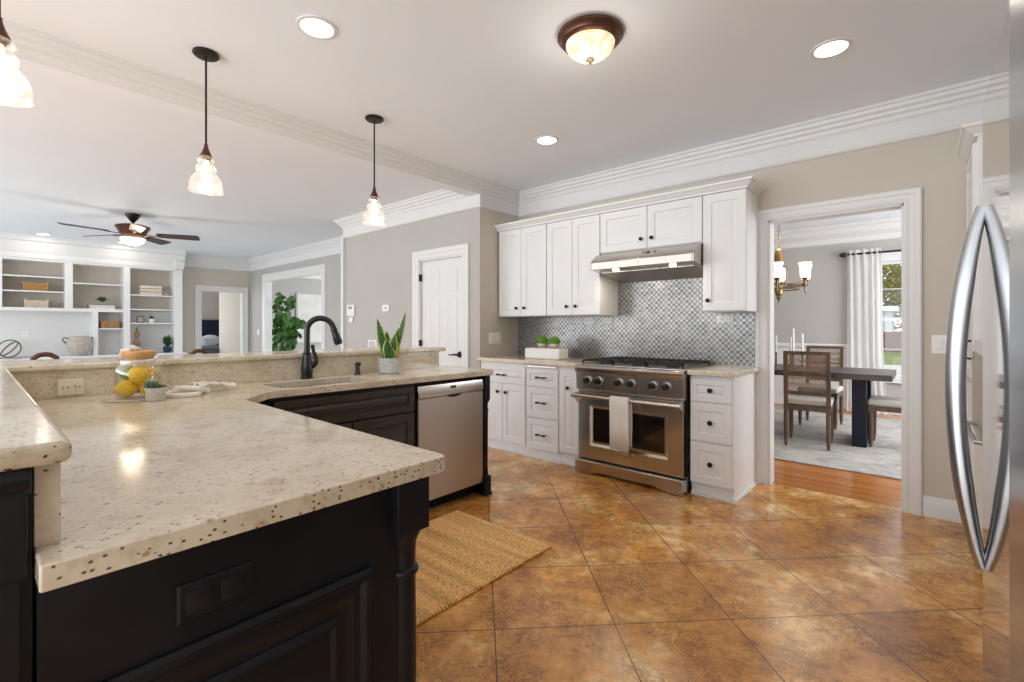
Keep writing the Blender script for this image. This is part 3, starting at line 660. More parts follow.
# sink cabinets
t = thing('sink_cabinet', 'dark sink base cabinet left of the dishwasher', 'cabinet', (-2.7, 1.35, 0))
MB().box(-2.90, .97, .10, -2.44, 1.855, .876).box(-2.90, .97, 0, -2.50, 1.855, .10).build('cabinet_body', 'dark', t)
front(t, 'false_drawer', -2.44, .985, 1.84, .70, .855, FX, 'darkwood_lit', .022)
for a, b in ((.985, 1.41), (1.415, 1.84)): front(t, 'door', -2.44, a, b, .12, .69, FX, 'darkwood_lit', .022)
t = thing('corner_cabinet', 'dark angled corner cabinet between sink and near counter', 'cabinet', (-2.5, .8, 0))
a_ = Vector((-2.26, .82, 0)); b_ = Vector((-2.44, .965, 0)); U = (b_ - a_).normalized(); W = Vector((U.y, -U.x, 0)); L = (b_ - a_).length
MB().prism([(-2.90, .725), (-2.30, .725), (-2.285, .80), (-2.45, .965), (-2.90, .965)], .10, .876).build('cabinet_body', 'dark', t)
MB().frame(tuple(a_), tuple(U), (0, 0, 1), tuple(W * (1 if W.x > 0 else -1))).panel(.01, L - .02, .12, .855, .012).build('door', 'darkwood_lit', t)
# right-hand end: post, end panel
t = thing('peninsula_end', 'dark end panel and carved post right of the dishwasher', 'cabinet', (-2.6, 2.48, 0))
MB().box(-2.90, 2.462, 0, -2.44, 2.505, .876).build('end_panel', 'dark', t, bevel=.001)
m = MB().box(-2.455, 2.462, .70, -2.405, 2.512, .876).prism([(2.462, .70), (2.512, .70), (2.495, .675), (2.462, .675)], -2.455, -2.405, 'x')
m.lathe([(.022, .13), (.024, .16), (.020, .19), (.022, .60), (.026, .62), (.020, .64), (.022, .68)], (-2.43, 2.485, 0), 16).build('post_shaft', 'dark', t)
MB().box(-2.457, 2.452, .02, -2.40, 2.518, .14).box(-2.465, 2.446, 0, -2.392, 2.525, .022).build('post_foot', 'dark', t, bevel=.003)
# dishwasher
t = thing('dishwasher', 'stainless steel dishwasher at the right end of the peninsula', 'dishwasher', (-2.65, 2.16, 0))
MB().box(-2.88, 1.862, .09, -2.445, 2.458, .872).box(-2.88, 1.875, 0, -2.52, 2.45, .09).build('body', 'gapblack', t)
MB().frame(*FX(-2.445)).rings(1.868, 2.454, .098, .765, [(0, 0), (0, .022), (.004, .026)]).build('door', 'steel2', t)
c_ = MB().prism([(-2.445, .768), (-2.418, .768), (-2.414, .79), (-2.422, .848), (-2.445, .852)], 1.868, 2.454, 'y').build('control_panel', 'steel', t, bevel=.002)
MB().box(-2.421, 2.145, .812, -2.4155, 2.185, .830).build('display', 'black', c_)
for i in range(6):
    for s_ in (-1, 1): y = 2.165 + s_ * (.05 + i * .028); MB().ball((-2.4175, y, .822), .0035, 8).build('button', 'plate', c_)
MB().prism([(2.10, .768), (2.24, .768), (2.21, .755), (2.17, .750), (2.13, .755)], -2.425, -2.4165, 'x').build('handle_pocket', 'gapblack', t)

# sink
t = thing('sink', 'undermount steel sink set in the granite counter', 'sink', (-2.615, 1.335, .68))
m = MB(); prs = [(0, .882), (.0, .876), (.012, .72), (.05, .700), (.12, .694)]
vs_ = []; n = None
for ins, z in prs:
    rr_ = rrect(SK[0] - .006 + ins, SK[1] + .006 - ins, SK[2] - .006 + ins, SK[3] + .006 - ins, max(.02, .066 - ins * .3)); n = len(rr_); vs_ += [(x, y, z) for x, y in rr_]
fs_ = [(j * n + i, j * n + (i + 1) % n, (j + 1) * n + (i + 1) % n, (j + 1) * n + i) for j in range(len(prs) - 1) for i in range(n)] + [tuple((len(prs) - 1) * n + i for i in range(n))]
o = m.add(vs_, fs_).build('basin', 'steel2', t)
MB().lathe([(.045, .697), (.04, .70), (.02, .698)], (-2.615, 1.335, 0), 20).build('drain', 'iron', t)
# faucet
fx, fy = -2.825, 1.345
t = thing('faucet', 'black gooseneck pull-down kitchen faucet with side lever', 'faucet', (fx, fy, .914))
MB().lathe([(.036, .914), (.036, .922), (.031, .926), (.034, .96), (.034, .985), (.026, 1.03), (.0215, 1.06), (.024, 1.064), (.024, 1.072), (.018, 1.076)], (fx, fy, 0), 24).build('base', 'black', t)
d_ = Vector((.45, .85, 0)).normalized(); rad = .076; pts = [(fx, fy, 1.07), (fx, fy, 1.14), (fx, fy, 1.205)]
for i in range(1, 13): a = PI - (PI * .94) * i / 12; c = Vector((fx, fy, 1.205)) + d_ * (rad + rad * math.cos(a)) + Vector((0, 0, rad * math.sin(a))); pts.append(tuple(c))
MB().tube(pts, .0175, 16).build('neck', 'black', t)
e = Vector(pts[-1]); dn = (Vector(pts[-1]) - Vector(pts[-2])).normalized()
MB().tube([e - dn * .004, e + dn * .01, e + dn * .02, e + dn * .035, e + dn * .085, e + dn * .105], [.018, .021, .019, .021, .026, .022], 16).build('spray_head', 'black', t)
MB().tube([(fx, fy, .99), (fx + .022, fy + .03, .995), (fx + .03, fy + .042, 1.01)], [.017, .019, .014], 12).tube([(fx + .03, fy + .042, 1.0), (fx + .025, fy + .045, 1.04), (fx + .012, fy + .035, 1.08), (fx + .008, fy + .03, 1.118)], [.013, .011, .010, .012], 12).build('lever', 'bronze', t)
sx, sy = -2.815, 1.68
t = thing('soap_dispenser', 'small black soap dispenser on the counter behind the sink', 'soap dispenser', (sx, sy, .914))
MB().lathe([(.020, .914), (.020, .920), (.017, .924), (.013, .965), (.018, .968), (.017, .99), (.008, .994)], (sx, sy, 0), 18).build('pump', 'black', t)
MB().tube([(sx, sy, .985), (sx + .012, sy + .004, .986), (sx + .022, sy + .007, .980)], [.011, .010, .008], 10).build('spout', 'black', t)

# ------------------------------------------------------------------ things on the counters
# lemon jar
jx, jy = -2.60, .487
t = thing('glass_jar', 'clear glass jar with wooden lid full of lemons', 'jar', (jx, jy, .918))
z = .919
MB().lathe([(.070, z), (.080, z + .006), (.084, z + .03), (.084, z + .115), (.078, z + .135), (.066, z + .150), (.064, z + .165), (.072, z + .170), (.074, z + .178), (.070, z + .184), (.064, z + .182), (.059, z + .160), (.061, z + .148), (.073, z + .132), (.079, z + .113), (.079, z + .032), (.072, z + .008), (.0, z + .006)], (jx, jy, 0), 36).build('jar_body', 'glass', t)
lid = MB().lathe([(.054, z + .168), (.058, z + .1845), (.064, z + .186), (.066, z + .199), (.062, z + .205)], (jx, jy, 0), 32).build('lid', 'lidwood', t)
MB().tube([(jx + .03, jy - .045, z + .207), (jx + .0, jy - .02, z + .219), (jx - .03, jy + .01, z + .209)], [.008, .012, .008], 10).tube([(jx - .01, jy - .06, z + .207), (jx + .01, jy - .01, z + .212)], [.006, .009], 8).build('lid_knot', 'cloth', lid)
def citrus(c, rot, label, mat='lemon', r=.033):
    prof = [(0, -1.28), (.10, -1.25), (.22, -1.12), (.55, -.86), (.86, -.48), (1, 0), (.88, .48), (.58, .86), (.24, 1.10), (.13, 1.24), (0, 1.30)] if mat == 'lemon' else [(math.sin(PI * i / 10), -math.cos(PI * i / 10)) for i in range(11)]
    o = MB().lathe([(max(a * r, 1e-5), h * r) for a, h in prof], (0, 0, 0), 20).build('lemon' if mat == 'lemon' else 'lime', mat); o.location = c; o.rotation_euler = rot
    tag(o, label, 'fruit', 'lemons in the glass jar' if mat == 'lemon' else None)
citrus((jx + .005, jy - .042, z + .042), (R(80), 0, R(20)), 'darker lemon at the bottom left of the jar', r=.037)
citrus((jx + .030, jy + .030, z + .040), (R(20), R(70), 0), 'lemon at the bottom of the jar behind the succulent', r=.031)
citrus((jx - .045, jy + .005, z + .044), (R(10), R(80), R(90)), 'lemon at the back bottom of the jar', r=.030)
citrus((jx + .028, jy - .004, z + .103), (R(75), R(15), R(25)), 'bright lemon lying on top at the front of the jar', r=.038)
citrus((jx - .022, jy + .043, z + .106), (R(60), R(30), 0), 'lemon at the top right of the jar', r=.030)
citrus((jx - .038, jy - .030, z + .105), (0, 0, 0), 'green lime behind the lemons in the jar', 'lime', .029)
# cloth under the jar
o = MB().lathe([(.001, .9145), (.11, .9145), (.116, .9165), (.11, .9185), (.001, .9185)], (jx - .005, jy - .01, 0), 40, rib=.02, nr=16).build('striped_mat', 'striped'); tag(o, 'striped woven round mat under the lemon jar', 'place mat')
# succulent
ux, uy = -2.475, .522
t = thing('potted_succulent', 'small succulent in a ribbed grey pot in front of the lemon jar', 'potted plant', (ux, uy, .914))
MB().lathe([(.031, .9145), (.033, .918), (.036, .962), (.036, .970), (.032, .970), (.030, .962)], (ux, uy, 0), 48, rib=.018, nr=24).build('pot', 'ribpot', t)
MB().lathe([(.031, .958), (.02, .964), (.001, .965)], (ux, uy, 0), 20).build('soil', 'soil', t)
def rosette(c, r, n, layers, h=.6):
    m = MB()
    for L_ in range(layers):
        for i in range(n):
            a = 2 * PI * (i + .5 * L_) / n; el = R(20 + L_ * 60 / layers); l = r * (1 - .25 * L_ / layers)
            d = Vector((math.cos(a) * math.cos(el), math.sin(a) * math.cos(el), math.sin(el) * h + .1)); b = Vector(c)
            m.tube([b, b + d * l * .4, b + d * l * .75, b + d * l], [r * .10, r * .2, r * .15, r * .02], 6)
    return m
rosette((ux - .005, uy - .014, .966), .038, 8, 3, 1.1).build('leaves', 'succ', t)
rosette((ux + .004, uy + .022, .966), .020, 7, 3, .8).build('leaves', 'leafmid', t)
# chain links and cloth
t = thing('chain_link_ornament', 'white wooden chain of three thick links beside the succulent', 'ornament', (-2.50, .66, .914))
def link(c, yaw, tilt, L_=.058, W_=.030, r=.0115):
    pts = []
    for i in range(28):
        a = 2 * PI * i / 28; x = math.copysign(min(abs(math.cos(a)) * 1.25, 1) * L_, math.cos(a)); y = math.sin(a) * W_
        v = Matrix.Rotation(yaw, 3, 'Z') @ Matrix.Rotation(tilt, 3, 'X') @ Vector((x, y, 0)); pts.append(Vector(c) + v)
    return MB().tube(pts, r, 12, closed=True)
link((-2.515, .635, .9290), R(65), R(12)).build('link', 'cloth', t); link((-2.535, .665, .942), R(40), R(-20)).build('link', 'cloth', t); link((-2.585, .70, .929), R(80), R(8), .045).build('link', 'cloth', t)
m = MB(); nx, ny = 22, 12; vs_ = []
for i in range(nx + 1):
    for j in range(ny + 1):
        u, v = i / nx, j / ny; h = .010 + .034 * abs(math.sin(v * 7 + math.sin(u * 4))) * (1 - .5 * u) + .003 * math.sin(u * 21 + v * 9)
        p = Vector((-2.60, .70, 0)) + Vector((-.03, .165, 0)) * u + Vector((.115, .02, 0)) * (v - .5) * (1 - .15 * math.sin(u * 3)); vs_.append((p.x, p.y, .916 + h))
o = m.add(vs_, [(i * (ny + 1) + j, i * (ny + 1) + j + 1, (i + 1) * (ny + 1) + j + 1, (i + 1) * (ny + 1) + j) for i in range(nx) for j in range(ny)]).build('folded_cloth', 'cloth', smooth=60)
sm = o.modifiers.new('s', 'SOLIDIFY'); sm.thickness = .006; sm.offset = -1; tag(o, 'crumpled white cloth at the right end of the wooden chain', 'cloth')
# snake plant
px, py = -2.735, 1.868
t = thing('snake_plant', 'snake plant with yellow-edged leaves in a grey concrete pot', 'potted plant', (px, py, .914))
MB().lathe([(.058, .9145), (.066, .918), (.069, 1.0), (.068, 1.018), (.062, 1.018), (.060, 1.005), (.001, 1.004)], (px, py, 0), 36).build('pot', 'concrete', t)
def blade(base, tip, wid, twist=0, bend=(0, 0, 0), n=14):
    m = MB(); uv = []; vs = []; B = Vector(base); T = Vector(tip); ax = Vector((math.cos(twist), math.sin(twist), 0)); nrm = Vector((-ax.y, ax.x, 0))
    for i in range(n + 1):
        s_ = i / n; c = B.lerp(T, s_) + Vector(bend) * math.sin(PI * s_); wd = wid * (.62 + .75 * s_ if s_ < .45 else (.96 * max(0, 1 - ((s_ - .45) / .55) ** 1.9)) + .003)
        for k_, (q, o) in enumerate(((-1, .35), (-.6, .06), (0, 0), (.6, .06), (1, .35))): vs.append(c + ax * wd * q + nrm * (wd * o)); uv.append(((q + 1) / 2, s_))
    fs = [(i * 5 + j, i * 5 + j + 1, (i + 1) * 5 + j + 1, (i + 1) * 5 + j) for i in range(n) for j in range(4)]
    m.add(vs, fs); m.uv = uv; return m
for (bx, by, tx, ty, tz, wd, tw_) in ((-.01, -.02, -.02, -.08, 1.285, .034, 40), (.01, .02, .03, .115, 1.335, .026, 30), (.02, -.02, .04, -.045, 1.15, .036, 50), (.02, .0, .05, .01, 1.18, .036, 35), (.01, .03, .02, .06, 1.22, .034, 55), (-.02, 0, -.03, .0, 1.20, .034, 45), (.03, -.01, .05, -.02, 1.10, .034, 30), (.0, .01, .0, .03, 1.16, .036, 70)):
    o = blade((px + bx, py + by, 1.0), (px + tx, py + ty, tz), wd, R(tw_), (0, 0, 0)).build('leaf', 'snake', t, smooth=60); sm = o.modifiers.new('s', 'SOLIDIFY'); sm.thickness = .003
# white box planter by the range with two moss balls
t = thing('planter_box', 'long white rectangular box on the counter left of the range', 'planter', (-2.80, 3.75, .914))
pb = MB().box(-3.01, 3.64, .9145, -2.59, 3.80, 1.018).build('box', 'whitepot', t, bevel=.012); MB().box(-2.90, 3.66, 1.018, -2.61, 3.78, 1.024).build('lid', 'lidwood', t, bevel=.002)
def moss(cx, lab):
    t = thing('moss_ball_plant', lab, 'potted plant', (cx, 3.72, 1.024), group='moss ball plants on the white box')
    MB().lathe([(.030, 1.0245), (.045, 1.036), (.052, 1.055), (.048, 1.064), (.044, 1.058)], (cx, 3.72, 0), 24).build('pot', 'concrete', t)
    m = MB(); rr = random.Random(int(cx * -100)); c = Vector((cx, 3.72, 1.082)); m.ball(c, .046, 16, (1.1, 1.1, 1.0))
    for i in range(420):
        d = Vector((rr.gauss(0, 1), rr.gauss(0, 1), rr.gauss(.3, 1))).normalized(); d2 = Vector((d.x * 1.1, d.y * 1.1, d.z * 1.0)); s_ = d.cross(Vector((rr.random(), rr.random(), rr.random()))).normalized() * .003
        a = c + d2 * .040; b = c + d2 * (.056 + rr.random() * .008); m.add([a + s_, a - s_, b], [(0, 1, 2)])
    m.build('moss_ball', 'moss', t, smooth=0)
moss(-2.845, 'left green moss ball in grey bowl on the white box'); moss(-2.70, 'right green moss ball in grey bowl on the white box')

# ------------------------------------------------------------------ jute rug
nx, ny = 40, 60; x0, x1, y0, y1 = -2.34, -1.575, .93, 2.13
m = MB(); m.box(x0, y0, .001, x1, y1, .012)
o = m.build('jute_rug', 'jute', smooth=0, bevel=.004); tag(o, 'golden jute rug with braided edge in front of the sink cabinets', 'rug')
m = MB()
for i in range(62):
    yy = y0 + (y1 - y0) * (i + .5) / 62; m.ball((x1 + .002 + .002 * math.sin(i * 2.1), yy, .009), .0115, 8, (1.25, .82, .7))
e_ = m.build('braided_edge', 'jute'); e_.parent = o

# ------------------------------------------------------------------ refrigerator
t = thing('refrigerator', 'mirror-finish stainless refrigerator at the right edge', 'refrigerator', (.5, .9, 0))
FXm = lambda x: ((x, 0, 0), (0, 1, 0), (0, 0, 1), (-1, 0, 0))
MB().box(.175, .55, .02, .86, 1.675, 1.77).build('cabinet_body', 'steel2', t, bevel=.003)
dr = MB().box(.11, 1.172, .05, .17, 1.68, 1.79).build('door', 'mirror_steel', t, bevel=.006, seg=3)
d2 = MB().box(.108, .55, .05, .17, 1.164, 1.79).build('door', 'door_steel', t, bevel=.01, seg=3)
hp = []
for i in range(25):
    s_ = i / 24; z_ = .642 + (1.522 - .642) * s_; b = math.sin(PI * s_) ** .8; hp.append((.107 - .049 * b, 1.625, z_))
MB().tube(hp, [0.012 + .0075 * min(1, math.sin(PI * i / 24) * 1.6) for i in range(25)], 18).build('door_handle', 'handle_steel', dr)
# pantry cabinet by the corner and low built-in oven cabinet beyond the refrigerator
t = thing('pantry_cabinet', 'tall white corner pantry cabinet beyond the refrigerator', 'cabinet', (.5, 3.8, 0))
MB().box(.28, 3.56, 0, .878, WY - .002, .11).box(.215, 3.55, .11, .878, WY - .002, 2.25).build('cabinet_body', 'cab', t, bevel=.002)
for z0, z1 in ((.12, .90), (.93, 2.22)): d = MB().frame(*FXm(.215)).panel(3.56, 4.06, z0, z1, .02).build('door', 'cab', t, smooth=20)
for zc in (1.10,): MB().tube([(.195, 3.66, zc - .05), (.165, 3.66, zc - .045), (.158, 3.66, zc), (.165, 3.66, zc + .045), (.195, 3.66, zc + .05)], .006, 8).build('handle', 'knobmetal', d)
mitre([(.86, 3.55), (.205, 3.55), (.205, WY - .002)], [(a, z) for a, z in cc]).build('crown', 'cab', t, smooth=25)
t = thing('built_in_oven', 'stainless built-in oven in a white cabinet beyond the refrigerator', 'oven', (.5, 3.2, 0))
MB().box(.20, 2.75, .11, .878, 3.54, 1.16).box(.27, 2.75, 0, .878, 3.54, .11).build('cabinet_body', 'cab', t, bevel=.002); od2 = MB().box(.19, 2.78, .70, .20, 3.50, 1.10).build('oven_door', 'steel', t, bevel=.004)
MB().tube([(.195, 2.82, .735), (.165, 2.83, .735), (.158, 3.1, .735), (.165, 3.38, .735), (.195, 3.39, .735)], .009, 12).build('oven_handle', 'handle_steel', od2)

# ------------------------------------------------------------------ ceiling lights
def can(x, y, lab, pw=1.2, lit=True):
    t = thing('recessed_light', lab, 'ceiling light', (x, y, CZ), group='recessed ceiling lights')
    MB().lathe([(.095, CZ - .001), (.095, CZ - .006), (.078, CZ - .008), (.074, CZ - .002)], (x, y, 0), 32, cap=False).build('trim_ring', 'trim', t)
    MB().lathe([(.0735, CZ - .0035), (.0735, CZ - .001)], (x, y, 0), 32).build('lens', 'lamp_white', t)
    if lit: lamp('can_lamp', 'AREA', (x, y, CZ - .012), pw, .14, (1, .88, .72))
can(-2.279, 1.136, 'recessed ceiling light nearest the camera, top centre-left')
can(-.378, 3.03, 'recessed ceiling light in front of the dining doorway')
can(-2.274, 3.03, 'recessed ceiling light above the left end of the range')
can(-10.7, .78, 'recessed ceiling light left of the ceiling fan, far room', 1.5)
can(-10.72, 1.81, 'recessed ceiling light hidden just behind the ceiling fan', 1.5)
# flush mount
fx, fy = -1.282, 2.075
t = thing('flush_mount_light', 'bronze flush-mount ceiling light with alabaster glass bowl', 'ceiling light', (fx, fy, CZ))
MB().lathe([(.155, CZ - .001), (.165, CZ - .008), (.165, CZ - .022), (.150, CZ - .034), (.146, CZ - .044), (.134, CZ - .052), (.124, CZ - .054)], (fx, fy, 0), 40).build('pan', 'fixture', t)
MB().lathe([(.124, CZ - .050), (.122, CZ - .066), (.108, CZ - .09), (.080, CZ - .112), (.045, CZ - .126), (.012, CZ - .131)], (fx, fy, 0), 40).build('glass_bowl', 'alabaster', t)
MB().lathe([(.020, CZ - .130), (.022, CZ - .136), (.012, CZ - .142), (.006, CZ - .147), (.009, CZ - .153), (.003, CZ - .162)], (fx, fy, 0), 16).build('finial', 'antique', t)
lamp('flush_lamp', 'POINT', (fx, fy, CZ - .22), 1.9, .12, (1, .93, .84))
# pendants
SH = [(.026, 2.140), (.040, 2.132), (.049, 2.118), (.048, 2.106), (.041, 2.097), (.044, 2.092), (.054, 2.082), (.058, 2.070), (.055, 2.058), (.048, 2.050), (.053, 2.043), (.072, 2.028), (.086, 2.006), (.093, 1.975), (.096, 1.945), (.0945, 1.945), (.0915, 1.975)]
def pendant(x, y, lab, top=2.158):
    dz = top - 2.14; t = thing('pendant_light', lab, 'pendant lamp', (x, y, CZ), group='glass pendants over the bar')
    MB().lathe([(.062, CZ - .001), (.064, CZ - .012), (.055, CZ - .020), (.012, CZ - .024)], (x, y, 0), 28).build('canopy', 'bronze', t)
    MB().tube([(x, y, CZ - .02), (x, y, 2.19 + dz)], .0055, 8).build('rod', 'bronze', t)
    MB().lathe([(.009, 2.205 + dz), (.010, 2.19 + dz), (.018, 2.165 + dz), (.030, 2.140 + dz), (.027, 2.132 + dz), (.016, 2.115 + dz)], (x, y, 0), 24).build('cap', 'fixture', t)
    MB().lathe([(r * (.87 if r > .03 else .96), z_ + dz) for r, z_ in SH], (x, y, 0), 40, cap=False).build('shade', 'seeded', t)
    MB().lathe([(.010, 2.118 + dz), (.012, 2.10 + dz), (.024, 2.075 + dz), (.026, 2.06 + dz), (.018, 2.04 + dz), (.001, 2.032 + dz)], (x, y, 0), 16, cap=False).build('bulb', 'bulb', t)
    lamp('pendant_lamp', 'POINT', (x, y, 2.0 + dz), 1.1, .05, (1, .93, .84))
pendant(-2.95, .846, 'glass bell pendant left of centre, over the bar behind the sink')
pendant(-2.963, 1.90, 'glass bell pendant nearest the closet door')
pendant(-2.29, .062, 'glass bell pendant cut off by the left edge', 2.18)

# ------------------------------------------------------------------ ceiling fan
fx, fy = -7.9, 1.42
t = thing('ceiling_fan', 'dark wood five-blade ceiling fan with lit glass bowl', 'ceiling fan', (fx, fy, CZ))
MB().lathe([(.085, CZ - .001), (.08, CZ - .03), (.045, CZ - .08), (.02, CZ - .11)], (fx, fy, 0), 28).build('canopy', 'bronze', t)
MB().lathe([(.014, 2.54), (.014, CZ - .1)], (fx, fy, 0), 12).build('downrod', 'bronze', t)
MB().lathe([(.03, 2.585), (.12, 2.575), (.185, 2.555), (.19, 2.54), (.165, 2.505), (.15, 2.47), (.12, 2.43), (.075, 2.40)], (fx, fy, 0), 36).build('motor_housing', 'fixture', t)
MB().lathe([(.075, 2.40), (.13, 2.395), (.135, 2.38), (.11, 2.34), (.06, 2.31), (.01, 2.30)], (fx, fy, 0), 32).build('light_bowl', 'fanglass', t)
MB().lathe([(.015, 2.302), (.018, 2.292), (.003, 2.28)], (fx, fy, 0), 12).build('finial', 'bronze', t)
for i in range(5):
    a = R(66 + 72 * i); d = Vector((math.cos(a), math.sin(a), 0)); s_ = Vector((-d.y, d.x, 0)); c = Vector((fx, fy, 2.455)); tilt = -.26
    m = MB(); out = [(.26, .05), (.30, .062), (.70, .075), (.735, .066), (.745, .04)]; ps = [(r, w_) for r, w_ in out] + [(r, -w_) for r, w_ in out[::-1]]
    lo = [c + d * r + s_ * w_ + Vector((0, 0, w_ * tilt - .004)) for r, w_ in ps]; hi = [p + Vector((0, 0, .008)) for p in lo]; n = len(ps)
    m.add(lo + hi, [tuple(range(n))[::-1], tuple(range(n, 2 * n))] + [(q, (q + 1) % n, n + (q + 1) % n, n + q) for q in range(n)]).build('blade', 'fanwood', t)
    MB().tube([c + d * .14 + Vector((0, 0, -.01)), c + d * .22 + Vector((0, 0, -.012)), c + d * .31 + Vector((0, 0, -.006))], [.022, .016, .03], 8, flat=.3).build('blade_bracket', 'fixture', t)
lamp('fan_lamp', 'POINT', (fx, fy, 2.2), 5, .1, (1, .86, .66))

# ------------------------------------------------------------------ built-in bookcase (great room)
BF, BB = -11.1, -11.46
t = thing('built_in_bookcase', 'wide white built-in bookcase on the far wall of the great room', 'bookcase', (-11.3, 1.0, 0))
fr = MB()
for a, b, z0, z1 in ((-1.35, -1.22, .72, 2.32), (-.50, -.40, 1.545, 2.32), (.20, .34, 1.545, 2.32), (1.072, 1.172, 1.545, 2.32), (1.44, 1.505, .72, 1.49), (1.86, 1.955, .72, 2.32), (2.635, 2.775, .72, 2.32)): fr.box(BB, a, z0, BF, b, z1)
fr.box(BB, -1.35, 2.32, BF, 2.775, 2.36).box(BB, -1.22, 1.49, BF, 1.86, 1.545); fr.build('frame', 'cab', t)
MB().box(-11.475, -1.35, .72, BB, 2.775, 1.52).build('back_panel', 'trim', t); MB().box(-11.475, -1.35, 1.52, BB, 2.775, 2.36).build('back_panel', 'wall', t)
for y0, y1, z_ in ((-.4, .2, 2.07), (.34, 1.072, 2.07), (.34, 1.072, 1.825), (1.172, 1.86, 1.995), (1.505, 1.86, 1.20), (1.955, 2.635, 1.83), (1.955, 2.635, 1.56), (1.955, 2.635, 1.30), (-.4, .2, 1.825)):
    MB().box(BB, y0, z_ - .022, BF - .01, y1, z_).build('shelf', 'cab', t, bevel=.002)
MB().box(-11.46, -1.35, 0, -10.95, 2.79, .69).build('base_cabinet', 'cab', t, bevel=.002)
MB().box(-11.46, -1.37, .69, -10.92, 2.81, .72).build('desk_top', 'cab', t, bevel=.004)
for i in range(8): MB().frame(*FX(-10.95)).panel(-1.33 + i * .515, -.83 + i * .515, .10, .67, .018).build('door', 'cab', t)
mitre([(-11.1, 2.80), (-11.1, -1.37)], [(0, 2.36), (.02, 2.36), (.025, 2.44), (.05, 2.48), (.08, 2.62), (.12, 2.64), (.12, CZ), (-.36, CZ), (-.36, 2.36)]).build('crown', 'cab', t, smooth=25)
cb = MB().box(-11.1, 2.64, 2.36, -11.04, 2.78, 2.50).lathe([(.055, 2.635), (.055, 2.785)], (-11.035, 0, 2.47), 18, 'y').build('corbel', 'cab', t)
XS = -11.24
def basket(y, z_, wd, h, mat, lab, dp=.2, group=None):
    t = thing('woven_basket', lab, 'basket', (XS, y, z_), group=group); m = MB(); 
    for k_ in range(6):
        zz = z_ + .001 + h * (k_ + .5) / 6; g = .92 + .08 * k_ / 5
        m.tube([(XS + dp / 2 * g, y - wd / 2 * g, zz), (XS + dp / 2 * g, y + wd / 2 * g, zz), (XS - dp / 2 * g, y + wd / 2 * g, zz), (XS - dp / 2 * g, y - wd / 2 * g, zz)], h / 13, 6, closed=True)
    for k_ in range(13):
        yy = y + wd * (k_ / 12 - .5) * .95; m.box(XS + dp / 2 - .002, yy - .006, z_ + .001, XS + dp / 2 + .012, yy + .006, z_ + h + (.03 if k_ in (0, 12) else 0))
    m.box(XS - dp / 2 * .9, y - wd / 2 * .9, z_ + .001, XS + dp / 2 * .9, y + wd / 2 * .9, z_ + .01); m.build('weave', mat, t); return t
basket(.72, 1.825, .30, .13, 'basket', 'brown woven basket on the middle shelf of the first bay')
basket(.73, 1.545, .28, .12, 'whitebasket', 'pale open woven basket below the brown basket')
for i in range(3):
    o = MB().box(XS - .09, 2.12 + .0, 1.831 + i * .062, XS + .10, 2.45, 1.831 + i * .062 + .055).build('storage_box', 'whitebasket', bevel=.008)
    tag(o, ['bottom', 'middle', 'top'][i] + ' cream woven box of the stack on the right bookcase shelf', 'box', 'stacked cream woven boxes')
o = MB().ball((XS + .05, 2.53, 1.86), .03, 10, (1, 1.6, 1)).build('shell_ornament', 'stoneware'); tag(o, 'small grey shell ornament right of the stacked cream boxes', 'ornament')
for i, (mt, lb) in enumerate((('book', 'pale book lying at the bottom of the pair under the fern'), ('booktan', 'dark-covered book lying under the potted fern'))):
    t = thing('book', lb, 'book', (XS, 1.55, 1.545 + .036 * i), group='books lying under the fern'); y0 = 1.40 - .02 * i
    MB().box(XS - .08, y0 + .004, 1.55 + .036 * i, XS + .096, 1.745, 1.577 + .036 * i).build('pages', 'book', t); MB().box(XS - .085, y0, 1.546 + .036 * i, XS + .10, 1.75, 1.55 + .036 * i).box(XS - .085, y0, 1.577 + .036 * i, XS + .10, 1.75, 1.581 + .036 * i).box(XS - .085, y0, 1.55 + .036 * i, XS + .10, y0 + .004, 1.577 + .036 * i).build('cover', mt, t)
def pot_plant(x, y, z_, pr, ph, potm, leafm, spread, h, n, name, lab, wid=.012):
    t = thing(name, lab, 'potted plant', (x, y, z_))
    MB().lathe([(pr * .7, z_ + .001), (pr, z_ + ph * .4), (pr, z_ + ph), (pr * .88, z_ + ph), (pr * .85, z_ + ph * .85), (.001, z_ + ph * .85)], (x, y, 0), 20).build('pot', potm, t)
    m = MB(); rr = random.Random(int(y * 1000))
    for i in range(n):
        a = rr.random() * 2 * PI; q = rr.random(); d = Vector((math.cos(a), math.sin(a), 0)); b = Vector((x, y, z_ + ph * .85)); e = b + d * spread * (.3 + .7 * q) + Vector((0, 0, h * (1.1 - q * .8)))
        mid = b.lerp(e, .55) + Vector((0, 0, h * .15)); sd = Vector((-d.y, d.x, 0)) * wid
        m.add([b - sd * .3, b + sd * .3, mid + sd, mid - sd, e], [(0, 1, 2, 3), (3, 2, 4)])
    m.build('leaves', leafm, t, smooth=0); return t
pot_plant(XS + .03, 1.57, 1.618, .05, .06, 'glass', 'leafmid', .14, .10, 90, 'potted_fern', 'bushy green fern in a clear pot on the books', .016)
o = MB().box(XS - .10, 1.55, 1.201, XS + .10, 1.80, 1.325).build('wooden_box', 'boxwood', bevel=.004); tag(o, 'brown wooden box in the small niche of the bookcase', 'box')
t = thing('table_clock', 'small arched bronze frame clock on the right bookcase shelf', 'clock', (XS, 2.13, 1.30))
MB().prism([(2.07, 1.301), (2.19, 1.301), (2.19, 1.40), (2.17, 1.43), (2.09, 1.43), (2.07, 1.40)], XS, XS + .03, 'x').build('case', 'antique', t, bevel=.004); MB().box(XS + .03, 2.09, 1.32, XS + .034, 2.17, 1.405).build('face', 'stoneware', t)
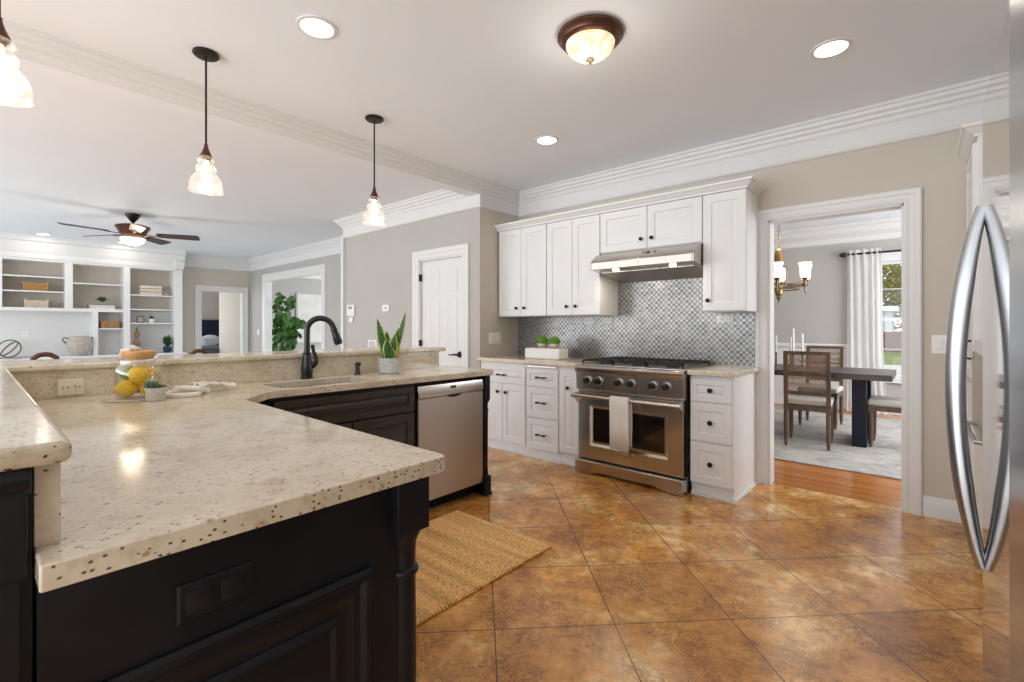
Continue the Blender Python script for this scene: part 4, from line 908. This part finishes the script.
pot_plant(XS + .03, 2.30, 1.301, .045, .075, 'whitepot', 'leafmid', .07, .07, 50, 'small_potted_plant', 'little green plant in a white pot beside the bronze clock')
pot_plant(XS + .08, 2.54, .721, .07, .12, 'navy', 'leafdark', .17, .26, 26, 'agave_plant', 'dark spiky plant in a navy blue pot on the bookcase base', .03)
t = MB().lathe([(.04, .721), (.045, .74), (.028, .78), (.045, .85), (.062, .90), (.045, .97), (.028, 1.0), (.04, 1.05), (.042, 1.10), (.03, 1.14), (.012, 1.17), (.018, 1.20), (.004, 1.22)], (XS + .05, 2.07, 0), 16).build('wooden_figurine', 'figwood'); tag(t, 'tall carved wooden figurine at the bottom of the right bay', 'figurine')
vx, vy = -11.12, 1.26
t = thing('ribbed_vase', 'wide grey ribbed pottery vase with two ear handles', 'vase', (vx, vy, .72))
MB().lathe([(.08, .721), (.10, .74), (.15, .82), (.175, .90), (.172, .97), (.15, 1.02), (.13, 1.04), (.13, 1.06), (.12, 1.06), (.115, 1.03)], (vx, vy, 0), 32, rib=.012, nr=32).build('vase_body', 'stoneware', t)
for s_ in (-1, 1): MB().tube([(vx, vy + s_ * .13, 1.02), (vx, vy + s_ * .20, 1.04), (vx, vy + s_ * .22, 1.0), (vx, vy + s_ * .175, .94)], .012, 8).build('handle', 'antique', t)
t = thing('wire_orb', 'open metal strap orb on a flat tray, far left of the bookcase desk', 'sculpture', (-11.1, .42, .73)); 
for i in range(4):
    a = R(20 + 45 * i); ax = Matrix.Rotation(a, 3, 'Z') @ Matrix.Rotation(R(25 * (i - 1.5)), 3, 'X'); MB().tube([Vector((-11.1, .42, .875)) + ax @ Vector((.14 * math.cos(q), 0, .14 * math.sin(q))) for q in [2 * PI * j / 28 for j in range(28)]], .009, 6, closed=True).build('strap', 'antique', t)
o = MB().lathe([(.20, .721), (.22, .728), (.21, .732), (.0, .730)], (-11.08, .45, 0), 28).build('round_tray', 'stoneware'); tag(o, 'flat grey tray under the wire orb', 'tray')
plate('wall_outlet', 'white outlet plate on the white panel above the bookcase desk', 'outlet', FX(-11.46), .62, 1.10, .10, .11, 'plate', 'outlet', 2)
plate('light_switch', 'white light switch between west doorway and wide opening', 'switch', FY(4.15), -10.98, 1.10, .10, .12, n=1)

# bedroom beyond
t = thing('bed', 'bed with tall navy headboard seen through the far doorway', 'bed', (-14.2, 4.4, 0))
MB().box(-15.45, 3.35, 0, -15.33, 4.9, 1.42).build('headboard', 'navyfab', t, bevel=.03); MB().box(-15.33, 3.4, .12, -13.3, 4.85, .46).build('bed_frame', 'bedgrey', t, bevel=.02); MB().box(-15.32, 3.42, .46, -13.3, 4.83, .66).build('mattress', 'bedwhite', t, bevel=.06, seg=4)
MB().box(-14.5, 3.38, .40, -13.28, 4.87, .72).build('blanket', 'bedgrey', t, bevel=.05, seg=4)
for i, (y, x, mt, lb) in enumerate(((3.9, -15.15, 'bedblue', 'blue and white patterned pillow against the navy headboard, left'), (4.45, -15.15, 'bedwhite', 'white pillow against the navy headboard, right'), (4.1, -14.85, 'bedwhite', 'front white pillow on the bed'))):
    o = MB().ball((x, y, .84 - .04 * (i == 2)), .2, 16, (.5, 1.3, .8)).build('pillow', mt); tag(o, lb, 'pillow', 'pillows on the bed')
# room beyond the wide opening: leaning mirror / canvas, fig tree, chair
t = thing('framed_canvas', 'tall pale canvas in thin dark frame seen through the wide opening', 'picture', (-12.0, 5.85, .8))
MB().box(-12.0, 5.42, .80, -11.955, 6.55, 2.08).build('frame', 'concrete', t, bevel=.004); MB().box(-11.955, 5.445, .825, -11.948, 6.525, 2.055).build('canvas', 'canvas', t)
tx, ty = -10.68, 4.52
t = thing('fig_tree', 'leafy fiddle-leaf fig tree inside the wide opening', 'tree', (tx, ty, 0))
MB().lathe([(.14, .001), (.19, .3), (.18, .34), (.16, .34), (.155, .30), (.001, .30)], (tx, ty, 0), 24).build('pot', 'basket', t)
MB().tube([(tx, ty, .28), (tx + .02, ty + .02, .8), (tx - .02, ty, 1.2), (tx, ty + .02, 1.7)], [.02, .016, .013, .008], 8).tube([(tx, ty, .8), (tx + .12, ty + .15, 1.1), (tx + .15, ty + .25, 1.35)], [.014, .01, .007], 8).build('trunk', 'bark', t)
m = MB(); rr = random.Random(5)
for i in range(150):
    if i < 100: b = Vector((tx + rr.uniform(-.05, .08), ty + rr.uniform(-.05, .08), rr.uniform(.75, 1.85)))
    else: b = Vector((tx + .1 + rr.uniform(-.06, .08), ty + .2 + rr.uniform(-.08, .1), rr.uniform(.95, 1.4)))
    a = rr.random() * 2 * PI; up = rr.uniform(-.9, 1.1); d = Vector((math.cos(a) * .8, math.sin(a) * .8, up)).normalized(); L_ = rr.uniform(.15, .24); s_ = d.cross(Vector((rr.uniform(.4, 1), rr.uniform(-.9, .1), rr.uniform(-.4, .4)))).normalized(); nrm = s_.cross(d); wd = L_ * .38
    pts = []
    for q, wq in ((0, .04), (.25, .5), (.5, .72), (.75, 1), (.92, .75), (1, .12)):
        c = b + d * (.05 + L_ * q) - Vector((0, 0, .06 * q * q)); pts += [c - s_ * wd * wq + nrm * wd * wq * .25, c, c + s_ * wd * wq + nrm * wd * wq * .25]
    m.add(pts, [(3 * j + k_, 3 * j + k_ + 1, 3 * j + k_ + 4, 3 * j + k_ + 3) for j in range(5) for k_ in range(2)])
m.build('leaves', 'leafgreen', t, smooth=60)

# bar stools behind the bar: only their curved top rails show
def stool(x, y, zt, lab, rz):
    t = thing('bar_stool', lab, 'bar stool', (x, y, 0), rz, 'bar stools behind the raised bar')
    MB().lathe([(.17, .68), (.19, .70), (.19, .73), (.17, .75)], (0, 0, 0), 24).build('seat', 'leather', t, world=False)
    for sx_ in (-1, 1):
        for sy_ in (-1, 1): MB().tube([(sx_ * .12, sy_ * .12, .69), (sx_ * .18, sy_ * .18, 0)], [.018, .014], 8).build('leg', 'chairwood', t, world=False)
    MB().tube([(-.17, -.06, .73), (-.20, -.055, zt - .06), (-.205, -.045, zt - .02), (-.205, -.022, zt - .003), (-.205, 0, zt), (-.205, .022, zt - .003), (-.205, .045, zt - .02), (-.20, .055, zt - .06), (-.17, .06, .73)], .013, 10).build('backrest', 'leather', t, world=False)
stool(-3.42, .27, 1.078, 'bar stool with curved brown back rail behind the left end of the bar', R(0))
stool(-3.42, 1.0, 1.070, 'bar stool whose brown back just clears the bar before the far doorway', R(0))

# ------------------------------------------------------------------ dining room
o = MB().box(-3.2, 4.90, .001, 1.4, 8.0, .012).build('dining_rug', 'oldrug', bevel=.003); tag(o, 'faded grey and beige rug under the dining table', 'rug')
t = thing('dining_table', 'dark wood dining table with black rectangular loop legs', 'table', (-1.3, 6.2, 0))
MB().box(-2.45, 5.78, .70, -.232, 6.64, .76).build('table_top', 'tablewood', t, bevel=.004)
for x in (-.56, -2.15): MB().box(x, 5.90, .012, x + .12, 6.00, .70).box(x, 6.42, .012, x + .12, 6.52, .70).box(x, 6.0, .012, x + .12, 6.42, .07).build('leg', 'tableleg', t, bevel=.004)
def chair_proto(label):
    t = thing('dining_chair', label, 'chair', (0, 0, 0), 0, 'cane-back dining chairs')
    for sx_ in (-1, 1):
        MB().lathe([(.012, 0), (.014, .02), (.021, .05), (.017, .06), (.022, .08), (.026, .34), (.02, .36)], (sx_ * .20, .20, 0), 12).box(sx_ * .20 - .024, .176, .35, sx_ * .20 + .024, .224, .43).build('leg', 'chairwood', t, world=False)
        MB().lathe([(.012, 0), (.014, .02), (.021, .05), (.017, .06), (.022, .08), (.024, .34), (.02, .36)], (sx_ * .20, -.20, 0), 12).prism([(-.224, .35), (-.176, .35), (-.176, .45), (-.23, .97), (-.265, .97), (-.222, .45)], sx_ * .20 - .02, sx_ * .20 + .02, 'x').build('leg', 'chairwood', t, world=False)
    MB().box(-.22, -.21, .37, .22, .21, .42).build('seat_frame', 'chairwood', t, world=False, bevel=.003)
    MB().box(-.228, -.19, .42, .228, .228, .485).build('seat', 'seat', t, world=False, bevel=.025, seg=4)
    def by(z_): return -.20 - (z_ - .45) * .085
    for z0, z1 in ((.935, .97), (.53, .565), (.745, .765)): MB().prism([(by(z0) - .018, z0), (by(z0) + .012, z0), (by(z1) + .012, z1), (by(z1) - .018, z1)], -.20, .20, 'x').build('back_rail', 'chairwood', t, world=False)
    MB().prism([(by(.56) - .004, .56), (by(.56) + .002, .56), (by(.94) + .002, .94), (by(.94) - .004, .94)], -.185, .185, 'x').build('cane_panel', 'cane', t, world=False)
    return t
A = chair_proto('cane-back dining chair nearest the doorway, its back to the kitchen'); A.location = (-.905, 5.72, .012); A.rotation_euler = (0, 0, R(4)); A.scale = (.91, 1, 1)
dup(A, (-.97, 6.93, .012), 'cane-back dining chair across the table, facing the kitchen', R(178))
dup(A, (-.21, 6.17, .012), 'dining chair at the right-hand end of the table, mostly cut by the casing', R(90))
dup(A, (-1.74, 6.90, .012), 'dining chair across the table cut by the left side of the doorway', R(182))
# candles
def candlestick(x, y, h0, h1, lab):
    t = thing('candlestick', lab, 'candlestick', (x, y, .76), group='white taper candles on the dining table')
    MB().lathe([(.04, .761), (.038, .768), (.012, .775), (.008, h0 - .03), (.016, h0 - .01), (.014, h0)], (x, y, 0), 16).build('holder', 'antique', t); MB().lathe([(.0125, h0 - .005), (.012, h1 - .01), (.003, h1)], (x, y, 0), 12).build('candle', 'candle', t)
candlestick(-1.31, 6.2, .93, 1.13, 'leftmost of the four taper candles on the dining table'); candlestick(-1.167, 6.25, .90, 1.11, 'short taper candle left of the tallest one')
candlestick(-1.126, 6.15, .93, 1.21, 'tallest taper candle on the dining table'); candlestick(-1.045, 6.2, .92, 1.15, 'rightmost of the four taper candles on the dining table')
# chandelier
cx, cy = -1.27, 6.15
t = thing('chandelier', 'antique bronze chandelier with bell glass shades over the dining table', 'chandelier', (cx, cy, CZ))
m = MB()
for i in range(9): z_ = 2.70 - i * .065; m.tube([(cx + (.011 if i % 2 else 0) * math.cos(q) + (0 if i % 2 else 0), cy + (0 if i % 2 else .011) * math.cos(q), z_ - .04 * (1 - math.sin(q)) * .9) for q in [2 * PI * j / 12 for j in range(12)]], .0035, 6, closed=True)
m.build('chain', 'antique', t); MB().lathe([(.06, CZ - .001), (.055, CZ - .02), (.01, CZ - .03)], (cx, cy, 0), 20).build('canopy', 'antique', t)
MB().lathe([(.008, 2.13), (.03, 2.11), (.045, 2.06), (.052, 1.96), (.035, 1.93), (.012, 1.90), (.012, 1.70), (.03, 1.69), (.042, 1.65), (.035, 1.60), (.02, 1.58), (.026, 1.56), (.012, 1.54), (.004, 1.50)], (cx, cy, 0), 20).build('stem', 'brass', t)
for i in range(6):
    a = R(-22 + 60 * i); d = Vector((math.cos(a), math.sin(a), 0)); c = Vector((cx, cy, 0)); e = c + d * .30
    arm = MB().tube([c + d * .02 + Vector((0, 0, 1.66)), c + d * .12 + Vector((0, 0, 1.70)), c + d * .24 + Vector((0, 0, 1.715)), e + Vector((0, 0, 1.70))], .009, 8).tube([c + d * .03 + Vector((0, 0, 1.95)), c + d * .085 + Vector((0, 0, 1.90)), c + d * .09 + Vector((0, 0, 1.78)), c + d * .06 + Vector((0, 0, 1.70))], .007, 8)
    arm.lathe([(.002, 1.61), (.010, 1.63), (.006, 1.66), (.014, 1.70), (.012, 1.74), (.032, 1.76), (.034, 1.768)], tuple(e), 14).build('arm', 'antique', t)
    MB().lathe([(.030, 1.768), (.046, 1.785), (.050, 1.82), (.050, 1.86), (.056, 1.90), (.066, 1.935), (.063, 1.935), (.048, 1.86), (.04, 1.79)], tuple(e), 20, cap=False).build('glass_shade', 'shadeglass', t)
m = MB(); m.tube([(cx + .28 * math.cos(q), cy + .28 * math.sin(q), 1.70) for q in [2 * PI * j / 40 for j in range(40)]], .009, 8, closed=True).tube([(cx + .20 * math.cos(q), cy + .20 * math.sin(q), 1.655) for q in [2 * PI * j / 40 for j in range(40)]], .008, 8, closed=True); m.build('ring', 'antique', t)
lamp('chandelier_lamp', 'POINT', (cx, cy, 2.25), 9, .2, (1, .85, .65))
# dining window
wn = st('window_dining', MB().frame(*FY(DY)).box(-.60, .42, 0, -.50, 2.25, .03).box(.55, .42, 0, .65, 2.25, .03).box(-.62, 2.15, 0, .67, 2.27, .035).box(-.64, .44, 0, .69, .50, .06), 'trim', 'white-framed window of the dining room', bevel=.003)
fr = MB().frame(*FY(DY + .06)); 
for a in (-.50, .51): fr.box(a, .5, 0, a + .04, 2.15, .035)
for z_ in (.5, 1.31, 2.11): fr.box(-.50, z_, 0, .55, z_ + .045, .035)
fr.build('window_frame', 'trim', wn)
mu = MB().frame(*FY(DY + .065))
for a in (-.245, .015, .275): mu.box(a, .5, 0, a + .018, 2.15, .02)
for z_ in (.90, 1.75): mu.box(-.5, z_, 0, .55, z_ + .018, .02)
mu.build('muntins', 'concrete', wn); MB().box(-.5, DY + .08, .5, .55, DY + .084, 2.15).build('pane', 'paneglass', wn)
t = thing('curtain_rod', 'black curtain rod with oval finial above the dining window', 'curtain rod', (-.1, 8.42, 2.27))
MB().tube([(-.875, 8.40, 2.275), (1.0, 8.40, 2.275)], .014, 12).build('rod', 'black', t); MB().ball((-.895, 8.40, 2.275), .036, 14, (1.5, 1, 1)).build('finial', 'black', t); MB().box(-.84, 8.39, 2.262, -.82, DY, 2.288).build('bracket', 'black', t)
def curtain(x0, x1, lab):
    m = MB(); n = 90; vs = []; zs = [2.335, 2.30, 2.27, 2.24, 1.8, 1.3, .8, .3, .05, .014]
    for i in range(n + 1):
        u = i / n
        for j, z_ in enumerate(zs):
            amp = .020 if j < 4 else .026 * (.6 + .4 * math.sin(u * 9 + 1)) ; sp = 1 + .10 * (j / 9); xx = x0 + (x1 - x0) * u * sp + (.05 * u * max(0, j - 6) * .5); yy = 8.425 - .045 * (0 if j > 3 else .5) + amp * math.sin(u * 2 * PI * 5.5 + 1.3 * math.sin(u * 7) + .35 * math.sin(j * .7)) + amp * .3 * math.sin(u * 47 + j * .3) - (.06 * max(0, j - 7)); vs.append((xx, yy, z_))
    k_ = len(zs); m.add(vs, [(i * k_ + j, i * k_ + j + 1, (i + 1) * k_ + j + 1, (i + 1) * k_ + j) for i in range(n) for j in range(k_ - 1)])
    o = m.build('curtain', 'sheer', smooth=80); tag(o, lab, 'curtain'); return o
curtain(-.85, -.46, 'white gathered curtain left of the dining window, touching the floor')

# outside the dining window
o = st('ground', MB().box(-20, 8.7, -.25, 25, 60, -.05), 'grassm', smooth=0)
st('path', MB().box(-14, 8.75, -.05, 14, 20, -.04), 'pavem', smooth=0)
o = MB().box(-12, 30.5, -.05, 14, 31.2, .95).build('brick_wall', 'brickm', bevel=.01); tag(o, 'low red brick garden wall outside the dining window', 'garden wall')
t = thing('garden_shed', 'small white outbuilding seen through the dining window', 'building', (-1.7, 37, 0)); MB().box(-3.1, 36, -.05, -1.5, 39, 2.15).build('wall', 'housem', t); MB().prism([(35.6, 2.15), (39.4, 2.15), (39.0, 2.45), (36, 2.45)], -3.4, -1.2, 'x').build('roof', 'housem', t); MB().box(-2.7, 35.93, 1.0, -1.9, 36, 1.75).build('window', 'screen', t)
def tree(x, y, z0, z1, r, mat, lab, seed):
    t = thing('garden_tree', lab, 'tree', (x, y, -.05), group='garden trees outside the dining window'); rr = random.Random(seed)
    MB().tube([(x, y, -.06), (x + .2, y, z0 + .6), (x, y, z1 - .6)], [.22, .15, .06], 8).build('trunk', 'bark', t)
    m = MB()
    for i in range(5200):
        d = Vector((rr.gauss(0, 1), rr.gauss(0, 1), rr.gauss(0, 1))).normalized() * (rr.random() ** .4); c = Vector((x + d.x * r, y + d.y * r, (z0 + z1) / 2 + d.z * (z1 - z0) / 2))
        a = Vector((rr.uniform(-1, 1), rr.uniform(-1, 1), rr.uniform(-1, 1))).normalized() * .17; b = a.cross(Vector((rr.random(), rr.random(), rr.random()))).normalized() * .12; m.add([c - a, c + b, c + a, c - b], [(0, 1, 2, 3)])
    m.build('crown', mat, t, smooth=0)
tree(1.6, 44, .6, 9, 4, 'foliage1', 'yellow-green garden tree behind the white outbuilding', 1); tree(-8.6, 45, .2, 10, 4.2, 'foliage2', 'dark green garden tree left behind the outbuilding', 2); tree(10.5, 46, .5, 9, 4.0, 'foliage2', 'dark green garden tree right of the yellow-green one', 3); tree(-3.5, 58, 0, 10, 4.4, 'foliage1', 'pale green tree farthest back in the garden', 4)
